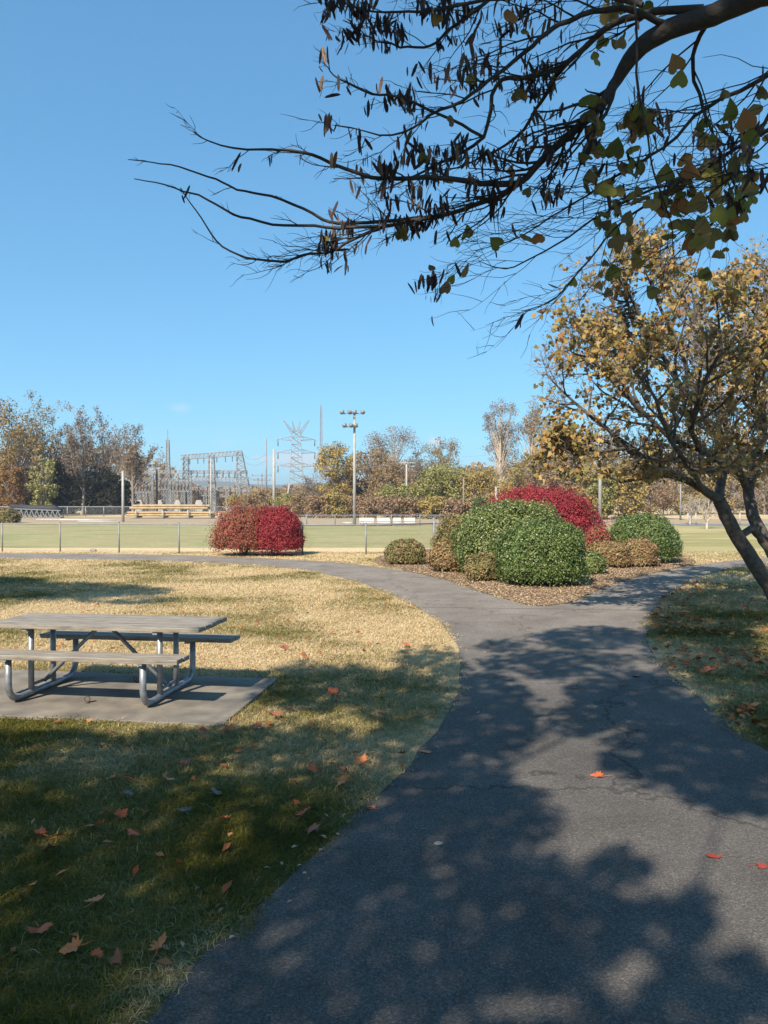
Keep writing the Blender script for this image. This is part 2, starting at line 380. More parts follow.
def smooth_pl(pl):
    """Chaikin corner cutting"""
    for _ in range(2):
        o = [pl[0]]
        for a, b in zip(pl, pl[1:]):
            o.append((a[0]*.75+b[0]*.25, a[1]*.75+b[1]*.25)); o.append((a[0]*.25+b[0]*.75, a[1]*.25+b[1]*.75))
        pl = o+[pl[-1]]
    return pl
PL = densify(smooth_pl(PATH_L)); PU = densify(smooth_pl(PATH_UP)); PR = densify(smooth_pl(PATH_R))
PATH = PL+PU+PR
def sheet(name, poly, z, mat, thick=0):
    tris = geometry.tessellate_polygon([[Vector((x,y,0)) for x,y in poly]])
    me = bpy.data.meshes.new(name); me.from_pydata([(x,y,z) for x,y in poly], [], [tuple(t) for t in tris]); me.update()
    # faces up
    import bmesh
    bm = bmesh.new(); bm.from_mesh(me)
    for f in bm.faces:
        if f.normal.z < 0: f.normal_flip()
    bm.to_mesh(me); bm.free()
    return link(name, me, mat)
def inside(poly, X, Y):
    poly = np.array(poly); n = len(poly); res = np.zeros(len(X), bool)
    x0, y0 = poly[:,0], poly[:,1]; x1, y1 = np.roll(x0,-1), np.roll(y0,-1)
    for i in range(n):
        c = ((y0[i] > Y) != (y1[i] > Y))
        if c.any():
            xi = (x1[i]-x0[i])*(Y-y0[i])/((y1[i]-y0[i]) or 1e-9)+x0[i]
            res ^= c & (X < xi)
    return res
PADU = Vector((.990,-.139,0)); PADV = Vector((.139,.990,0))
PADO = Vector((-1.35,6.31,0))
PAD = [PADO, PADO+PADV*1.66, PADO+PADV*1.66-PADU*3.6, PADO-PADU*3.6]
PAD = [(p.x,p.y) for p in PAD]
BED = [g(*p) for p in [(300,557.5),(330,561),(360,564.5)]]
MULCH = [g(*p) for p in [(372,563),(395,569),(440,578),(475,590),(505,600),(530,606),(548,607),(570,603),(590,594),(615,584),(650,574.5),(690,566.5),(700,561),(640,548),(560,543),(480,546),(420,551),(380,556)]]
MULCH_S = densify(smooth_pl(MULCH+[MULCH[0]]), .4, .05)[:-1]

def dryness(x, y):
    """0 = green, 1 = straw; an intrinsic property of the turf"""
    base = np.interp(y, [0, 3, 6, 7.5, 9, 12, 18, 26, 40], [.26, .26, .36, .58, .80, .90, .86, .92, .9])
    right = np.interp(x, [2.5, 3.5], [0, 1])*np.interp(y, [12, 18.5], [1, 0])
    base = base - right*.30*np.interp(y,[5,8],[.2,1])
    left = np.interp(x, [-8, -4.5], [1, 0])*np.interp(y, [9,12,20,24], [0,1,1,0]); base = base - left*.28
    d = base + (fbm(x, y, .55)-.5)*1.5 + (fbm(x+31, y+11, 2.2)-.5)*.5
    return np.clip(d, 0, 1)
def build_ground():
    n = 170
    tx = np.sinh(np.linspace(-1,1,n*2+1)*5.2)/np.sinh(5.2)*1800
    ty = np.concatenate([-np.geomspace(.15, 400, 30)[::-1], np.linspace(0, 32, 130), np.geomspace(32.4, 3000, 50)])
    X, Y = np.meshgrid(tx, ty); Z = np.zeros_like(X)
    nx, ny = len(tx), len(ty)
    V = np.stack([X.ravel(), Y.ravel(), Z.ravel()], 1)
    i = np.arange(nx-1)[None]; j = np.arange(ny-1)[:, None]; a = (j*nx+i).ravel()
    Fq = np.stack([a, a+1, a+1+nx, a+nx], 1)
    me = mesh_arrays('ground', V, Fq, extra={'dry': dryness(X.ravel(), Y.ravel())})
    structure(link('ground', me, M['ground']), 'patchy dry and green lawn spreading across the whole park', 'ground')
build_ground()
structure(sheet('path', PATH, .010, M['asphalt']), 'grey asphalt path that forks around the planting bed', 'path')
structure(sheet('mulch_bed', MULCH_S, .022, M['mulch']), 'brown mulched planting bed in the fork of the path', 'planting bed')
structure(sheet('dry_grass_strip', [(-60,29.2),(-60,26.7+.35)]+[(x,y+.05) for x,y in [g(60,553.5),g(160,554.7),g(240,557.2),g(300,560.2),g(345,563)]]+[g(372,563),g(380,556),g(420,551),(1.6,30.5),(-2,30)], .004, M['dry_strip']), 'strip of straw coloured grass along the near fence', 'grass strip')
structure(sheet('playing_field', [(-70,30.4),(4.2,30.4),(7,34),(12,50),(12,56.5),(-14,57),(-70,62)], .006, M['field']), 'pale green playing field behind the chain link fence', 'field')
structure(sheet('infield_dirt', [(-60,63),(-14,57.5),(14,56.8),(30,60),(40,75),(-60,90)], .003, M['dirt']), 'strip of bare tan dirt beyond the playing field', 'dirt')
structure(sheet('far_lawn', [(11,24.5),(60,22),(90,60),(14,56),(8,32)], .005, M['lawn_far']), 'sunny lawn with trees beyond the right hand path', 'lawn')
structure(sheet('road', [(22,55),(80,60),(80,66),(22,60)], .012, M['road']), 'narrow grey road crossing behind the right hand lawn', 'road')

# concrete pad (a real slab)
mb = MB(); pv = [(x,y,0.0) for x,y in PAD]+[(x,y,.028) for x,y in PAD]
mb.add(pv, [(4,5,6,7),(0,1,5,4),(1,2,6,5),(2,3,7,6),(3,0,4,7)])
structure(mb.build('concrete_pad', M['concrete'], bevel=.008), 'square concrete pad beneath the picnic table', 'concrete pad')

# ------------------------------------------------------------------ GRASS
def grass():
    rs = np.random.RandomState(2)
    def band(x0, x1, y0, y1, dens):
        n = int((x1-x0)*(y1-y0)*dens); return rs.uniform(x0, x1, n), rs.uniform(y0, y1, n)
    Xs, Ys = [], []
    y = 1.9
    while y < 27:
        dy = max(.35, y*.08); half = .56*(y+dy)+.6
        dens = 9500 if y < 3.5 else 9500*(3.5/y)**1.75
        a, b = band(-half, half, y, y+dy, dens); Xs.append(a); Ys.append(b); y += dy
    X = np.concatenate(Xs); Y = np.concatenate(Ys)
    jx = (fbm(X, Y, 2.3)-.5)*.42+rs.normal(size=len(X))*.035; jy = (fbm(X+50, Y+20, 2.3)-.5)*.42+rs.normal(size=len(X))*.035
    keep = ~inside(PATH, X+jx, Y+jy) & ~inside(PAD, X+jx*.5, Y+jy*.5) & ~inside(MULCH_S, X, Y)
    # thin, worn edge beside the asphalt is sparser
    clump = fbm(X, Y, 3.5); keep &= rs.rand(len(X)) < np.clip(.35+clump*1.4, 0, 1)
    X, Y = X[keep], Y[keep]; n = len(X)
    # blade edges creep onto the asphalt a little
    dist = np.full(n, 9.0)
    for (qx, qy) in (PL+PR)[::1]:
        dd = (X-qx)**2+(Y-qy)**2; dist = np.minimum(dist, dd)
    dist = np.sqrt(dist)
    dry = dryness(X, Y); dry = np.clip(dry + .30*np.exp(-(dist/.16)**2), 0, 1)
    hgt = (.022+.028*fbm(X+5, Y+3, 1.3))*(1+.9*(rs.rand(n)**4))*np.interp(Y, [2,8,26],[1,1,1.15])
    hgt *= np.where(dist < .18, .75, 1)
    wid = .0028*np.interp(Y, [2,5,10,26],[1,1.6,3.2,7.5])*(.7+.6*rs.rand(n))
    az = rs.rand(n)*2*PI; lean = .45+1.5*rs.rand(n)
    # straw lies flatter
    lean = np.where(rs.rand(n) < dry, lean*1.5, lean)
    dx, dy = np.cos(az), np.sin(az); px, py = -dy, dx
    faz = az+rs.normal(size=n)*.5
    bx = X; by = Y; z0 = np.zeros(n)+.008
    mx, my, mz = X+dx*hgt*lean*.35, Y+dy*hgt*lean*.35, hgt*.6
    txx, tyy, tz = X+np.cos(faz)*hgt*lean, Y+np.sin(faz)*hgt*lean, hgt*np.clip(1.1-lean*.35, .25, 1)
    A = np.stack([bx-px*wid/2, by-py*wid/2, z0],1); B = np.stack([bx+px*wid/2, by+py*wid/2, z0],1)
    Cc = np.stack([mx+px*wid*.45, my+py*wid*.45, mz],1); D = np.stack([mx-px*wid*.45, my-py*wid*.45, mz],1)
    T = np.stack([txx, tyy, tz],1)
    V = np.stack([A,B,Cc,D,T],1).reshape(-1,3)
    base = (np.arange(n)*5)[:,None,None]
    Ft = (base+np.array([[0,1,2],[0,2,3],[3,2,4]])[None]).reshape(-1,3)
    r = np.clip(dry*.95 + rs.normal(size=n)*.14, .02, .98)
    me = mesh_arrays('grass', V, Ft, np.repeat(r,3))
    tag(link('grass', me, M['grass']), 'short patchy grass growing on both sides of the path', 'grass', kind='stuff')
    print('grass blades', n)
grass()

# ------------------------------------------------------------------ mulch chips and leaf litter
def scatter_flat(name, poly_test, box, dens, size, mat, label, cat, seed, zoff=.02, aspect=.5, lift=.02):
    rs = np.random.RandomState(seed); n = int((box[1]-box[0])*(box[3]-box[2])*dens)
    X = rs.uniform(box[0], box[1], n); Y = rs.uniform(box[2], box[3], n); k = poly_test(X, Y, rs); X, Y = X[k], Y[k]; n = len(X)
    nr = np.stack([rs.normal(size=n)*.35, rs.normal(size=n)*.35, np.ones(n)],1)
    P = np.stack([X, Y, zoff+rs.rand(n)*lift],1)
    V, Fq, r = leaves(P, nr, size, rs, aspect)
    o = link(name, mesh_arrays(name, V, Fq, r), mat); tag(o, label, cat, kind='stuff'); return o
scatter_flat('mulch_chips', lambda x,y,rs: inside(MULCH_S, x, y), (-2,13,13.5,34), 620, .05, M['chips'], 'shredded bark mulch and dry leaves covering the planting bed', 'mulch', 3, .028)
def lit(x, y, rs):
    ok = ~inside(PATH, x, y) & ~inside(MULCH_S, x, y) & (x > 2.4)
    e = np.exp(-((x-(3.3+.12*(y-6)))/1.3)**2); c = fbm(x, y, .9)
    return ok & (rs.rand(len(x)) < np.clip(e*1.0+.18, 0, 1)*np.clip((c-.33)*4, 0, 1))
scatter_flat('leaf_litter', lit, (2.4,9.5,4.2,17.5), 80, .085, M['litter'], 'scattered rust brown leaf litter on the shaded right hand grass', 'leaf litter', 4, .045, .75, .02)
def lit2(x, y, rs):
    ok = ~inside(PATH, x, y) & ~inside(PAD, x, y) & ~inside(MULCH_S, x, y); return ok & (rs.rand(len(x)) < np.clip((fbm(x, y, .8)-.3)*2.2, 0, 1))
scatter_flat('leaf_crumbs', lit2, (-5.5,2,3.0,15), 11, .07, M['litter'], 'small dry leaf crumbs sprinkled through the left lawn', 'leaf litter', 8, .035, .6, .015)

# ------------------------------------------------------------------ FALLEN LEAVES
def leaf_mesh(name, seed):
    rng = random.Random(seed); lobes = [(0,-.5)]
    k = 5; outl = []
    for i in range(k):
        a = -PI*.72 + 2*PI*.72*i/(k-1)
        tipr = .5*(1-.2*abs(i-2)/2)*rng.uniform(.72,1.1)
        for da, rr in ((-.26, .68), (-.12,.86), (0, 1.0), (.13,.84), (.27,.66)):
            outl.append((math.sin(a+da)*tipr*rr, math.cos(a+da)*tipr*rr))
        if i < k-1:
            am = a+2*PI*.72/(k-1)/2; outl.append((math.sin(am)*(.30+.1*rng.random()), math.cos(am)*(.30+.1*rng.random())))
    outl.append((0,-.12))
    c1, c2 = rng.uniform(.5,1.1), rng.uniform(-.4,.7)
    hz = lambda x, y: .05 + c1*x*x + c2*y*y*.8 + .15*x*y + .05*math.sin(9*x+seed)*math.cos(7*y)
    mb = MB(); vs = [(0,0,hz(0,0))]+[(x*.5,y*.5,hz(x*.5,y*.5)) for x,y in outl]+[(x,y,hz(x,y)) for x,y in outl]; m = len(outl)
    fs = []
    for i in range(m):
        j = (i+1) % m; fs.append((0,1+i,1+j)); fs.append((1+i,1+m+i,1+m+j,1+j))
    mb.add(vs, fs); mb.tube([(0,-.1,.06),(0.02,-.4,.05),(.05,-.62,.08)], [.014,.012,.01], 4)
    return mb.mesh(name, True)
lm = [leaf_mesh('fallen_leaf', s) for s in range(5)]
fl_m = {'rust': solid('rust_leaf', (.62,.13,.035), (.42,.09,.028), 3, .6), 'brown': solid('brown_leaf', (.32,.11,.045), (.20,.07,.035), 3, .65),
        'red': solid('red_leaf', (.40,.05,.025), (.27,.04,.025), 3, .55), 'orange': solid('orange_brown_leaf', (.70,.23,.06), (.50,.15,.045), 3, .6),
        'grey': solid('grey_brown_leaf', (.22,.17,.12), (.14,.11,.08), 3, .8)}
FL = [ # px, py, size, colour, label
 (37,845,.11,'rust','rust leaf left of its curled pair in the left foreground grass'),(57,847,.10,'rust','rust leaf beside another in the left foreground grass cluster'),
 (50,860,.10,'brown','brown leaf lowest of the three in the left foreground cluster'),(94,837,.135,'orange','large pointed orange brown leaf right of the left cluster'),
 (105,822,.075,'rust','small rust leaf just above the large pointed one'),(120,825,.09,'rust','rust leaf right of the small one near the left cluster'),
 (131,844,.10,'rust','twisted rust leaf standing on edge below the pair'),(114,786,.10,'rust','single rust leaf in the mid left shaded grass'),
 (166,788,.11,'orange','orange brown leaf right of the single rust one'),(185,771,.12,'brown','dark brown leaf with a red tip in shaded grass'),
 (230,736,.13,'rust','rust leaf in the light patch below the concrete pad corner'),(201,736,.08,'red','small reddish leaf beside the concrete pad corner'),
 (94,915,.11,'orange','upright orange leaf alone low in the left grass'),(37,946,.12,'rust','dark rust leaf near the lower left corner of the lawn'),
 (72,964,.12,'orange','orange brown leaf lying flat near the lower left corner'),(159,961,.095,'orange','round orange leaf nearest the path at the bottom left'),
 (94,970,.07,'rust','small rust leaf right of the flat one at lower left'),(113,974,.07,'brown','small brown leaf below the lower left lawn cluster'),
 (183,821,.10,'grey','greyish curled leaf in the middle of the left shade'),(214,802,.11,'grey','pale grey green leaf lying flat in the left shade'),
 (223,829,.07,'rust','small rust leaf between the grey leaf and the path'),(126,803,.09,'grey','thin grey leaf above the rust cluster'),
 (405,649,.15,'rust','dark rust leaf at the shade edge next to the path bend'),(284,653,.17,'brown','brown curled leaf on sunlit straw right of the table'),
 (383,722,.13,'brown','brown leaf in shaded grass left of the path curve'),(361,770,.125,'orange','bright orange brown leaf in shade close to the path'),
 (313,777,.12,'rust','rust leaf left of the bright orange brown one'),(343,779,.12,'rust','rust leaf touching another below the bright one'),
 (344,791,.13,'orange','pale orange leaf just under the rust pair'),(371,812,.125,'orange','orange leaf lying at the very edge of the path'),
 (304,824,.11,'rust','rust leaf lower left of the path edge cluster'),(315,839,.13,'brown','dark curled leaf by the path edge near the bottom left'),
 (426,755,.13,'orange','thin orange leaf where the grass meets the path'),(401,762,.12,'brown','curled brown leaf near the thin orange one at the path edge'),
 (333,698,.15,'rust','rust leaf in the shade right of the concrete pad'),(274,722,.15,'brown','folded brown leaf below the concrete pad corner'),
 (256,732,.12,'brown','dark brown leaf just off the concrete pad corner'),
 (638,678,.16,'brown','small brown leaf in the dappled centre of the path'),(575,690,.15,'brown','brown leaf left of centre on the dappled path'),
 (601,779,.16,'rust','rust leaf lying alone in the sunlit path patch'),(716,862,.125,'red','bright red maple leaf on the path at lower right'),
 (764,871,.11,'red','red leaf cut by the right picture edge on the path'),
 (711,676,.2,'rust','rust leaf in the thick of the right hand litter'),(753,712,.17,'orange','orange leaf on the right verge below the litter')]
for i, (px, py, sz, col, lab) in enumerate(FL):
    rng = random.Random(i*7+1); x, y = g(px, py)
    onpath = inside(PATH, np.array([x]), np.array([y]))[0]
    me = lm[i % 5].copy(); o = link('fallen_leaf', me, fl_m[col])
    o.location = (x, y, .008 if onpath else .045); sz *= (.95 if onpath else 1.22); o.scale = (sz, sz*rng.uniform(.8,1.05), sz*(1.2 if not onpath else .8))
    o.rotation_euler = (rng.uniform(-.15,.15) if onpath else rng.uniform(-.5,.5), rng.uniform(-.1,.1) if onpath else rng.uniform(-.4,.4), rng.uniform(0,6.28))
    tag(o, lab, 'leaf', 'single fallen leaves on the grass and path')
mb = MB(); rng = random.Random(4)
import bmesh
def path_debris():
    rs = np.random.RandomState(61); P = []
    for (qx, qy) in PL+PR:
        if qy < 1.5 or qy > 16: continue
        k = rs.poisson(3.2); P += [(qx+rs.normal()*.13, qy+rs.normal()*.13, .02+.012*rs.rand()) for _ in range(k)]
    P = np.array(P); nr = rs.normal(size=P.shape)*.35; nr[:,2] = 1
    V, Fq, r = leaves(P, nr, .035, rs, .5); tag(link('leaf_crumbs', mesh_arrays('leaf_crumbs', V, Fq, r), M['chips']), 'dry straw and leaf crumbs gathered along the path edges', 'leaf litter', kind='stuff')
path_debris()
def pebble(px, py, s, lab):
    bm = bmesh.new(); bmesh.ops.create_icosphere(bm, subdivisions=2, radius=1)
    for v in bm.verts: v.co *= 1+.25*mnoise.noise(v.co*1.7+Vector((px,0,0)))
    me = bpy.data.meshes.new('pebble'); bm.to_mesh(me); bm.free()
    o = link('pebble', me, M['stone']); x, y = g(px, py); o.location = (x,y,.01+s*.3); o.scale = (s, s*.7, s*.4); tag(o, lab, 'stone')
pebble(439,849,.026,'small pale pebble lying on the shaded left part of the path')
pebble(93,551.5,.14,'pale rounded rock at the foot of the near fence')

# ------------------------------------------------------------------ PICNIC TABLE
def picnic_table():
    O = Vector((-1.80,6.61,.028))   # ground point below near seat's outer right corner
    ang = math.atan2(PADU.y, PADU.x)
    t = thing('picnic_table', 'weathered grey wooden picnic table with bent steel tube legs on concrete pad', 'picnic table', O, ang)
    Lg = 2.02; X1, X0 = 0.0, -Lg; xr, xl = -.36, -.36-1.30
    def planks(name, vs, z, th, xa, xb, widths):
        m = MB()
        y = vs
        for i, w in enumerate(widths):
            j = (i*37 % 5-2)*.004
            m.box(((xa+xb)/2+j, y+w/2, z-th/2), (xb-xa, w-.008, th)); y += w
        return m.build(name, M['wood'], t, bevel=.005)
    HS, HT = .47, .70
    planks('seat', 0, HS, .042, X0, X1, [.135,.135])
    planks('seat', 1.05, HS, .042, X0+.04, X1+.12, [.135,.135])
    planks('table_top', .30, HT, .042, X0-.02, X1+.08, [.145,.145,.145,.145,.145])
    rt = .030
    for x in (xl, xr):
        m = MB(); pts = []
        yn, yf = .08, 1.22; R = .15
        pts.append((x, yn, HS-.045)); pts.append((x, yn, .20))
        for k in range(1, 9):
            a = PI/2*k/8; pts.append((x, yn+R-R*math.cos(a), .03+R-R*math.sin(a)))
        pts.append((x, .66, .03))
        for k in range(0, 8):
            a = PI/2*k/8; pts.append((x, yf-R+R*math.sin(a), .03+R-R*math.cos(a)))
        pts.append((x, yf, .20)); pts.append((x, yf, HS-.045))
        m.tube(pts, rt, 14); fr = m.build('frame', M['galv'], t, True)
        for y in (.43, .80):
            m = MB(); m.tube([(x,y,.04),(x,y,HT-.06)], .027, 14); m.build('post', M['galv'], t, True)
        m = MB(); m.box((x, .64, HT-.056), (.045,.64,.026)); m.build('crossbar', M['galv_dull'], t)
        for yy in (.135, 1.185):
            m = MB(); m.box((x, yy, HS-.052), (.045,.25,.018)); m.build('seat_bracket', M['galv_dull'], fr)
    cx = (xl+xr)/2; 
    for sgn, x in ((-1, xl), (1, xr)):
        m = MB(); m.tube([(cx+sgn*.05,.615,HT-.05),(x-sgn*.02,.615,.10)], .019, 12); m.build('brace', M['galv'], t, True)
        m = MB(); m.tube([(x,.43,.10),(x,.80,.10)], .016, 8); m.build('tie_bar', M['galv_dull'], t, True)
    return t
picnic_table()
def anchor(px, py, lab, rz):
    x, y = g(px, py); t = MB()
    pts = [(.03*math.cos(a), 0, .05+.03*math.sin(a)) for a in [i*2*PI/12 for i in range(13)]]
    t.tube(pts, .006, 6, cap=False); t.tube([(0,0,0),(0,0,.024)], .008, 6); t.box((0,0,.003),(.06,.05,.006))
    t.tube([(.01,0,.02),(.05,.03,.006),(.10,.05,.006)], .006, 5)
    o = t.build('anchor_ring', M['rust'], smooth=True); o.location = (x, y, .0285); o.rotation_euler = (0,0,rz); o.scale = (.8,.8,.8)
    tag(o, lab, 'anchor ring', 'steel rings that anchor the table')
anchor(86,707,'rusty steel anchor ring on the pad before the table centre', .4)
anchor(134,686,'rusty steel anchor ring behind the right front leg of table', -.6)

# ------------------------------------------------------------------ SHRUBS
def shrub(name, label, cx, cy, rx, ry, h, mat, n, leaf, seed, group=None, p=2.3, flat=.0, spiky=0.0, cat='shrub', lump=.12, bare=None, rz=0):
    """clipped or loose shrub: leaves through an outer shell over twiggy stems; base at ground"""
    rs = np.random.RandomState(seed); rng = random.Random(seed)
    t = thing(name, label, cat, (cx, cy, .02), rz, group)
    th = rs.rand(n)*2*PI; zc = rs.rand(n)*1.25-.25; zc = np.clip(zc, -.25, 1)
    e = 2/p
    zn = np.sign(zc)*np.abs(zc); rr = np.sqrt(np.maximum(1-np.abs(zn)**2, 0))
    # superellipsoid radius along direction
    dirs = np.stack([np.cos(th)*rr, np.sin(th)*rr, zn], 1)
    q = (np.abs(dirs[:,0])**p+np.abs(dirs[:,1])**p+np.abs(dirs[:,2])**p)**(-1/p)
    lum = np.array([mnoise.noise(Vector(d)*2.2+Vector((seed,0,0)))+.5*mnoise.noise(Vector(d)*5+Vector((0,seed,0)))+.35*mnoise.noise(Vector(d)*11) for d in dirs])
    depth = 1-(rs.rand(n)**1.6)*.20
    rad = q*(1+lum*lump)*depth
    spike = (rs.rand(n) < .2)*rs.rand(n)*.10*(spiky if spiky else .4); rad = rad*(1+spike)
    zb = .30*h
    P = dirs*rad[:,None]*np.array([rx, ry, h-zb]) + np.array([0,0,zb])
    low = dirs[:,2] < 0
    P[low,2] = zb*(1+dirs[low,2]*3.6*rs.rand(low.sum())**.8); P[:,2] = np.maximum(P[:,2], .03)
    nr = dirs/np.array([rx,ry,h-zb]); nr /= np.linalg.norm(nr, axis=1, keepdims=True); nr = nr+rs.normal(size=nr.shape)*.55
    rn = rs.rand(n)
    if bare is not None: # intrinsic colour change toward one side
        rn = np.clip(rn*.5 + bare(P/np.array([rx,ry,h])), 0, .99)
    V, Fq, r = leaves(P, nr, leaf, rs, .62, rn)
    link('foliage', mesh_arrays('foliage', V, Fq, r), mat, t)
    # inner leafy mass so one does not look through
    n2 = n//3; d2 = dirs[:n2]; P2 = d2*(q[:n2]*(1+lum[:n2]*lump)*.80)[:,None]*np.array([rx,ry,h-zb])+np.array([0,0,zb]); P2[:,2] = np.maximum(P2[:,2], .05)
    V, Fq, r = leaves(P2, d2+rs.normal(size=d2.shape)*.25, leaf*2.6, rs, .8)
    link('inner_foliage', mesh_arrays('inner_foliage', V, Fq, r), mat, t)
    mb = MB(); ns = 26
    for i in range(ns):
        a = rng.uniform(0, 2*PI); s = rng.uniform(.0,.25); f = rng.uniform(.5,.93)
        k = rng.uniform(.2,.85)
        mb.tube([(math.cos(a)*rx*s*.6, math.sin(a)*ry*s*.6, -.02), (math.cos(a)*rx*k*.5, math.sin(a)*ry*k*.5, h*.4), (math.cos(a)*rx*k*.85, math.sin(a)*ry*k*.85, h*f*math.sqrt(max(0.05,1-k*k*.8)))], [.016,.011,.004], 5, cap=False)
    mb.build('stems', M['twig'], t, True)
    return t
D0 = 26.0
shrub('burning_bush', 'crimson rounded bush right of the brownish one by near fence', at(275,D0), D0, .95, .85, 1.62, M['sh_red'], 21000, .052, 11, 'burning bushes by the near fence', p=2.25, spiky=1.2, lump=.14)
shrub('burning_bush', 'half bare reddish brown bush left of the crimson one by near fence', at(243,D0), D0-.05, 1.02, .9, 1.70, M['sh_redbrown'], 11000, .05, 12, 'burning bushes by the near fence', p=2.3, spiky=2.6, lump=.2)
shrub('burning_bush', 'largest crimson dome shaped bush behind the green hedges', at(545,23.5), 24.2, 1.95, 1.5, 2.32, M['sh_red'], 42000, .052, 13, p=2.15, spiky=1.5)
shrub('burning_bush', 'brownish red bush end drooping at right side of the crimson dome', at(598,22.6), 22.7, .50, .5, 1.05, M['sh_redbrown'], 4500, .065, 14, p=2.2, spiky=1.6)
D1 = 16.9
shrub('clipped_evergreen', 'squared clipped green shrub at the tip of the bed', at(542,D1), D1+.05, .94, .85, 1.37, M['sh_green'], 34000, .046, 21, p=3.0, lump=.15, spiky=.6)
shrub('clipped_evergreen', 'tall rounded green shrub behind the squared one', at(514,18.8), 19.1, 1.45, 1.0, 1.86, M['sh_green2'], 34000, .050, 22, p=2.3, lump=.16, spiky=.8)
shrub('clipped_evergreen', 'rounded dark green shrub at right end of the bed', at(647,22.6), 23.0, 1.07, .95, 1.44, M['sh_green'], 22000, .05, 23, p=2.5, lump=.14, spiky=.7)
shrub('fading_shrub', 'tall tan and green shrub left of the rounded green one', at(474,20.2), 20.6, 1.02, .9, 1.58, M['sh_tan'], 13000, .065, 31, p=2.2, lump=.2)
shrub('fading_shrub', 'low straw coloured shrub at left edge of the bed', at(449,20.4), 20.0, .58, .5, .82, M['sh_tan2'], 6000, .055, 32, p=2.2, lump=.25)
shrub('fading_shrub', 'small tan shrub in front of the rounded green one', at(480,18.2), 17.7, .42, .38, .62, M['sh_tan'], 4500, .048, 33, p=2.2, lump=.25)
shrub('fading_shrub', 'small round tan and green shrub standing alone on left of bed', at(406,22.1), 22.3, .58, .5, .72, M['sh_tan'], 5500, .055, 34, p=2.8, lump=.15)
shrub('leafy_shrub', 'little mid green shrub right of the squared clipped shrub', at(590,19.3), 19.4, .42, .4, .58, M['sh_green2'], 3500, .055, 35, p=2.1, lump=.3)
shrub('fading_shrub', 'low straw and red shrub left of the right green shrub', at(611,21.0), 21.2, .58, .5, .74, M['sh_tan2'], 6500, .05, 36, p=2.4, lump=.2)
shrub('fading_shrub', 'low reddish tan shrub in front of the right green shrub', at(641,21.3), 21.5, .55, .45, .80, M['sh_tan2'], 6500, .05, 37, p=2.4, lump=.2)
shrub('fading_shrub', 'tan green shrub at far left behind the near fence', at(3,62), 62, 1.3,1.2, 1.2, M['sh_tan'], 3000, .14, 38, p=2.2, lump=.2)

# ------------------------------------------------------------------ FENCES
def fence(name, label, pts, h, post_r, rail_r, wire, pitch, n_between, group=None, corner=None):
    """chain-link fence along polyline pts; a post at each division; woven fabric from crossing strands"""
    t = thing(name, label, 'fence', (pts[0][0], pts[0][1], 0), 0, group); o = Vector((pts[0][0], pts[0][1], 0))
    posts = []
    for (a, b), k in zip(zip(pts, pts[1:]), n_between):
        for i in range(k): posts.append((a[0]+(b[0]-a[0])*i/k, a[1]+(b[1]-a[1])*i/k))
    posts.append(pts[-1])
    for i, (x, y) in enumerate(posts):
        m = MB(); hh = h+.05; r = post_r
        if corner and i in corner: hh = h+.22; r = post_r*1.7
        m.tube([(x-o.x,y-o.y,0),(x-o.x,y-o.y,hh)], r, 8); m.tube([(x-o.x,y-o.y,hh),(x-o.x,y-o.y,hh+.03)], [r*1.25, r*.5], 8)
        m.build('post', M['galv_dull'], t, True)
    m = MB()
    m.tube([(x-o.x, y-o.y, h) for x, y in posts], rail_r, 6); m.build('top_rail', M['galv_dull'], t, True)
    m = MB()
    for a, b in zip(posts, posts[1:]):
        L = math.dist(a, b); ux, uy = (b[0]-a[0])/L, (b[1]-a[1])/L; n = int(L/pitch)
        for i in range(n+1):
            for sg in (1,-1):
                s = i*pitch; e = s+sg*h*.98
                z0, z1 = .03, h
                if e > L: z1 = .03+(L-s)/h/.98*(h-.03); e = L
                if e < 0: z1 = .03+s/h/.98*(h-.03); e = 0
                p0 = (a[0]+ux*s-o.x, a[1]+uy*s-o.y, z0); p1 = (a[0]+ux*e-o.x, a[1]+uy*e-o.y, z1)
                if math.dist(p0,p1) > .02: m.tube([p0,p1], wire, 3, cap=False)
                # strands entering from the clipped ends
        for i in range(int(h/pitch)):
            zs = i*pitch
            Lh = min(h-zs, L)
            m.tube([(a[0]-o.x,a[1]-o.y,zs+.03),(a[0]+ux*Lh-o.x,a[1]+uy*Lh-o.y,zs+Lh)], wire, 3, cap=False)
            m.tube([(b[0]-o.x,b[1]-o.y,zs+.03),(b[0]-ux*Lh-o.x,b[1]-uy*Lh-o.y,zs+Lh)], wire, 3, cap=False)
    m.build('wire_mesh', M['galv_dull'], t)
    return t
nf = [(at(-170,28.6),28.6)] + [(at(px,D),D) for px, D in ((2,27.8),(366,26.3),(434,28.0))]
fence('chain_link_fence', 'low chain link fence with grey top rail behind the crimson bush', [nf[0],nf[1],nf[2],nf[3]], 1.03, .028, .024, .0016, .09, [3,6,1], corner=[10])
fence('chain_link_fence', 'chain link fence running away from the near corner post into the field', [nf[3],(at(505,41),41)], 1.03, .028, .02, .0016, .12, [5])
fence('chain_link_fence', 'distant chain link fence in front of the dark left trees', [(at(-60,88),88),(at(122,88),88),(at(250,92),92)], 1.12, .06, .05, .010, .30, [10,7])
fence('chain_link_fence', 'distant chain link fence behind the white dugout benches', [(at(250,56),56),(at(505,56),56)], .78, .035, .03, .005, .2, [9])

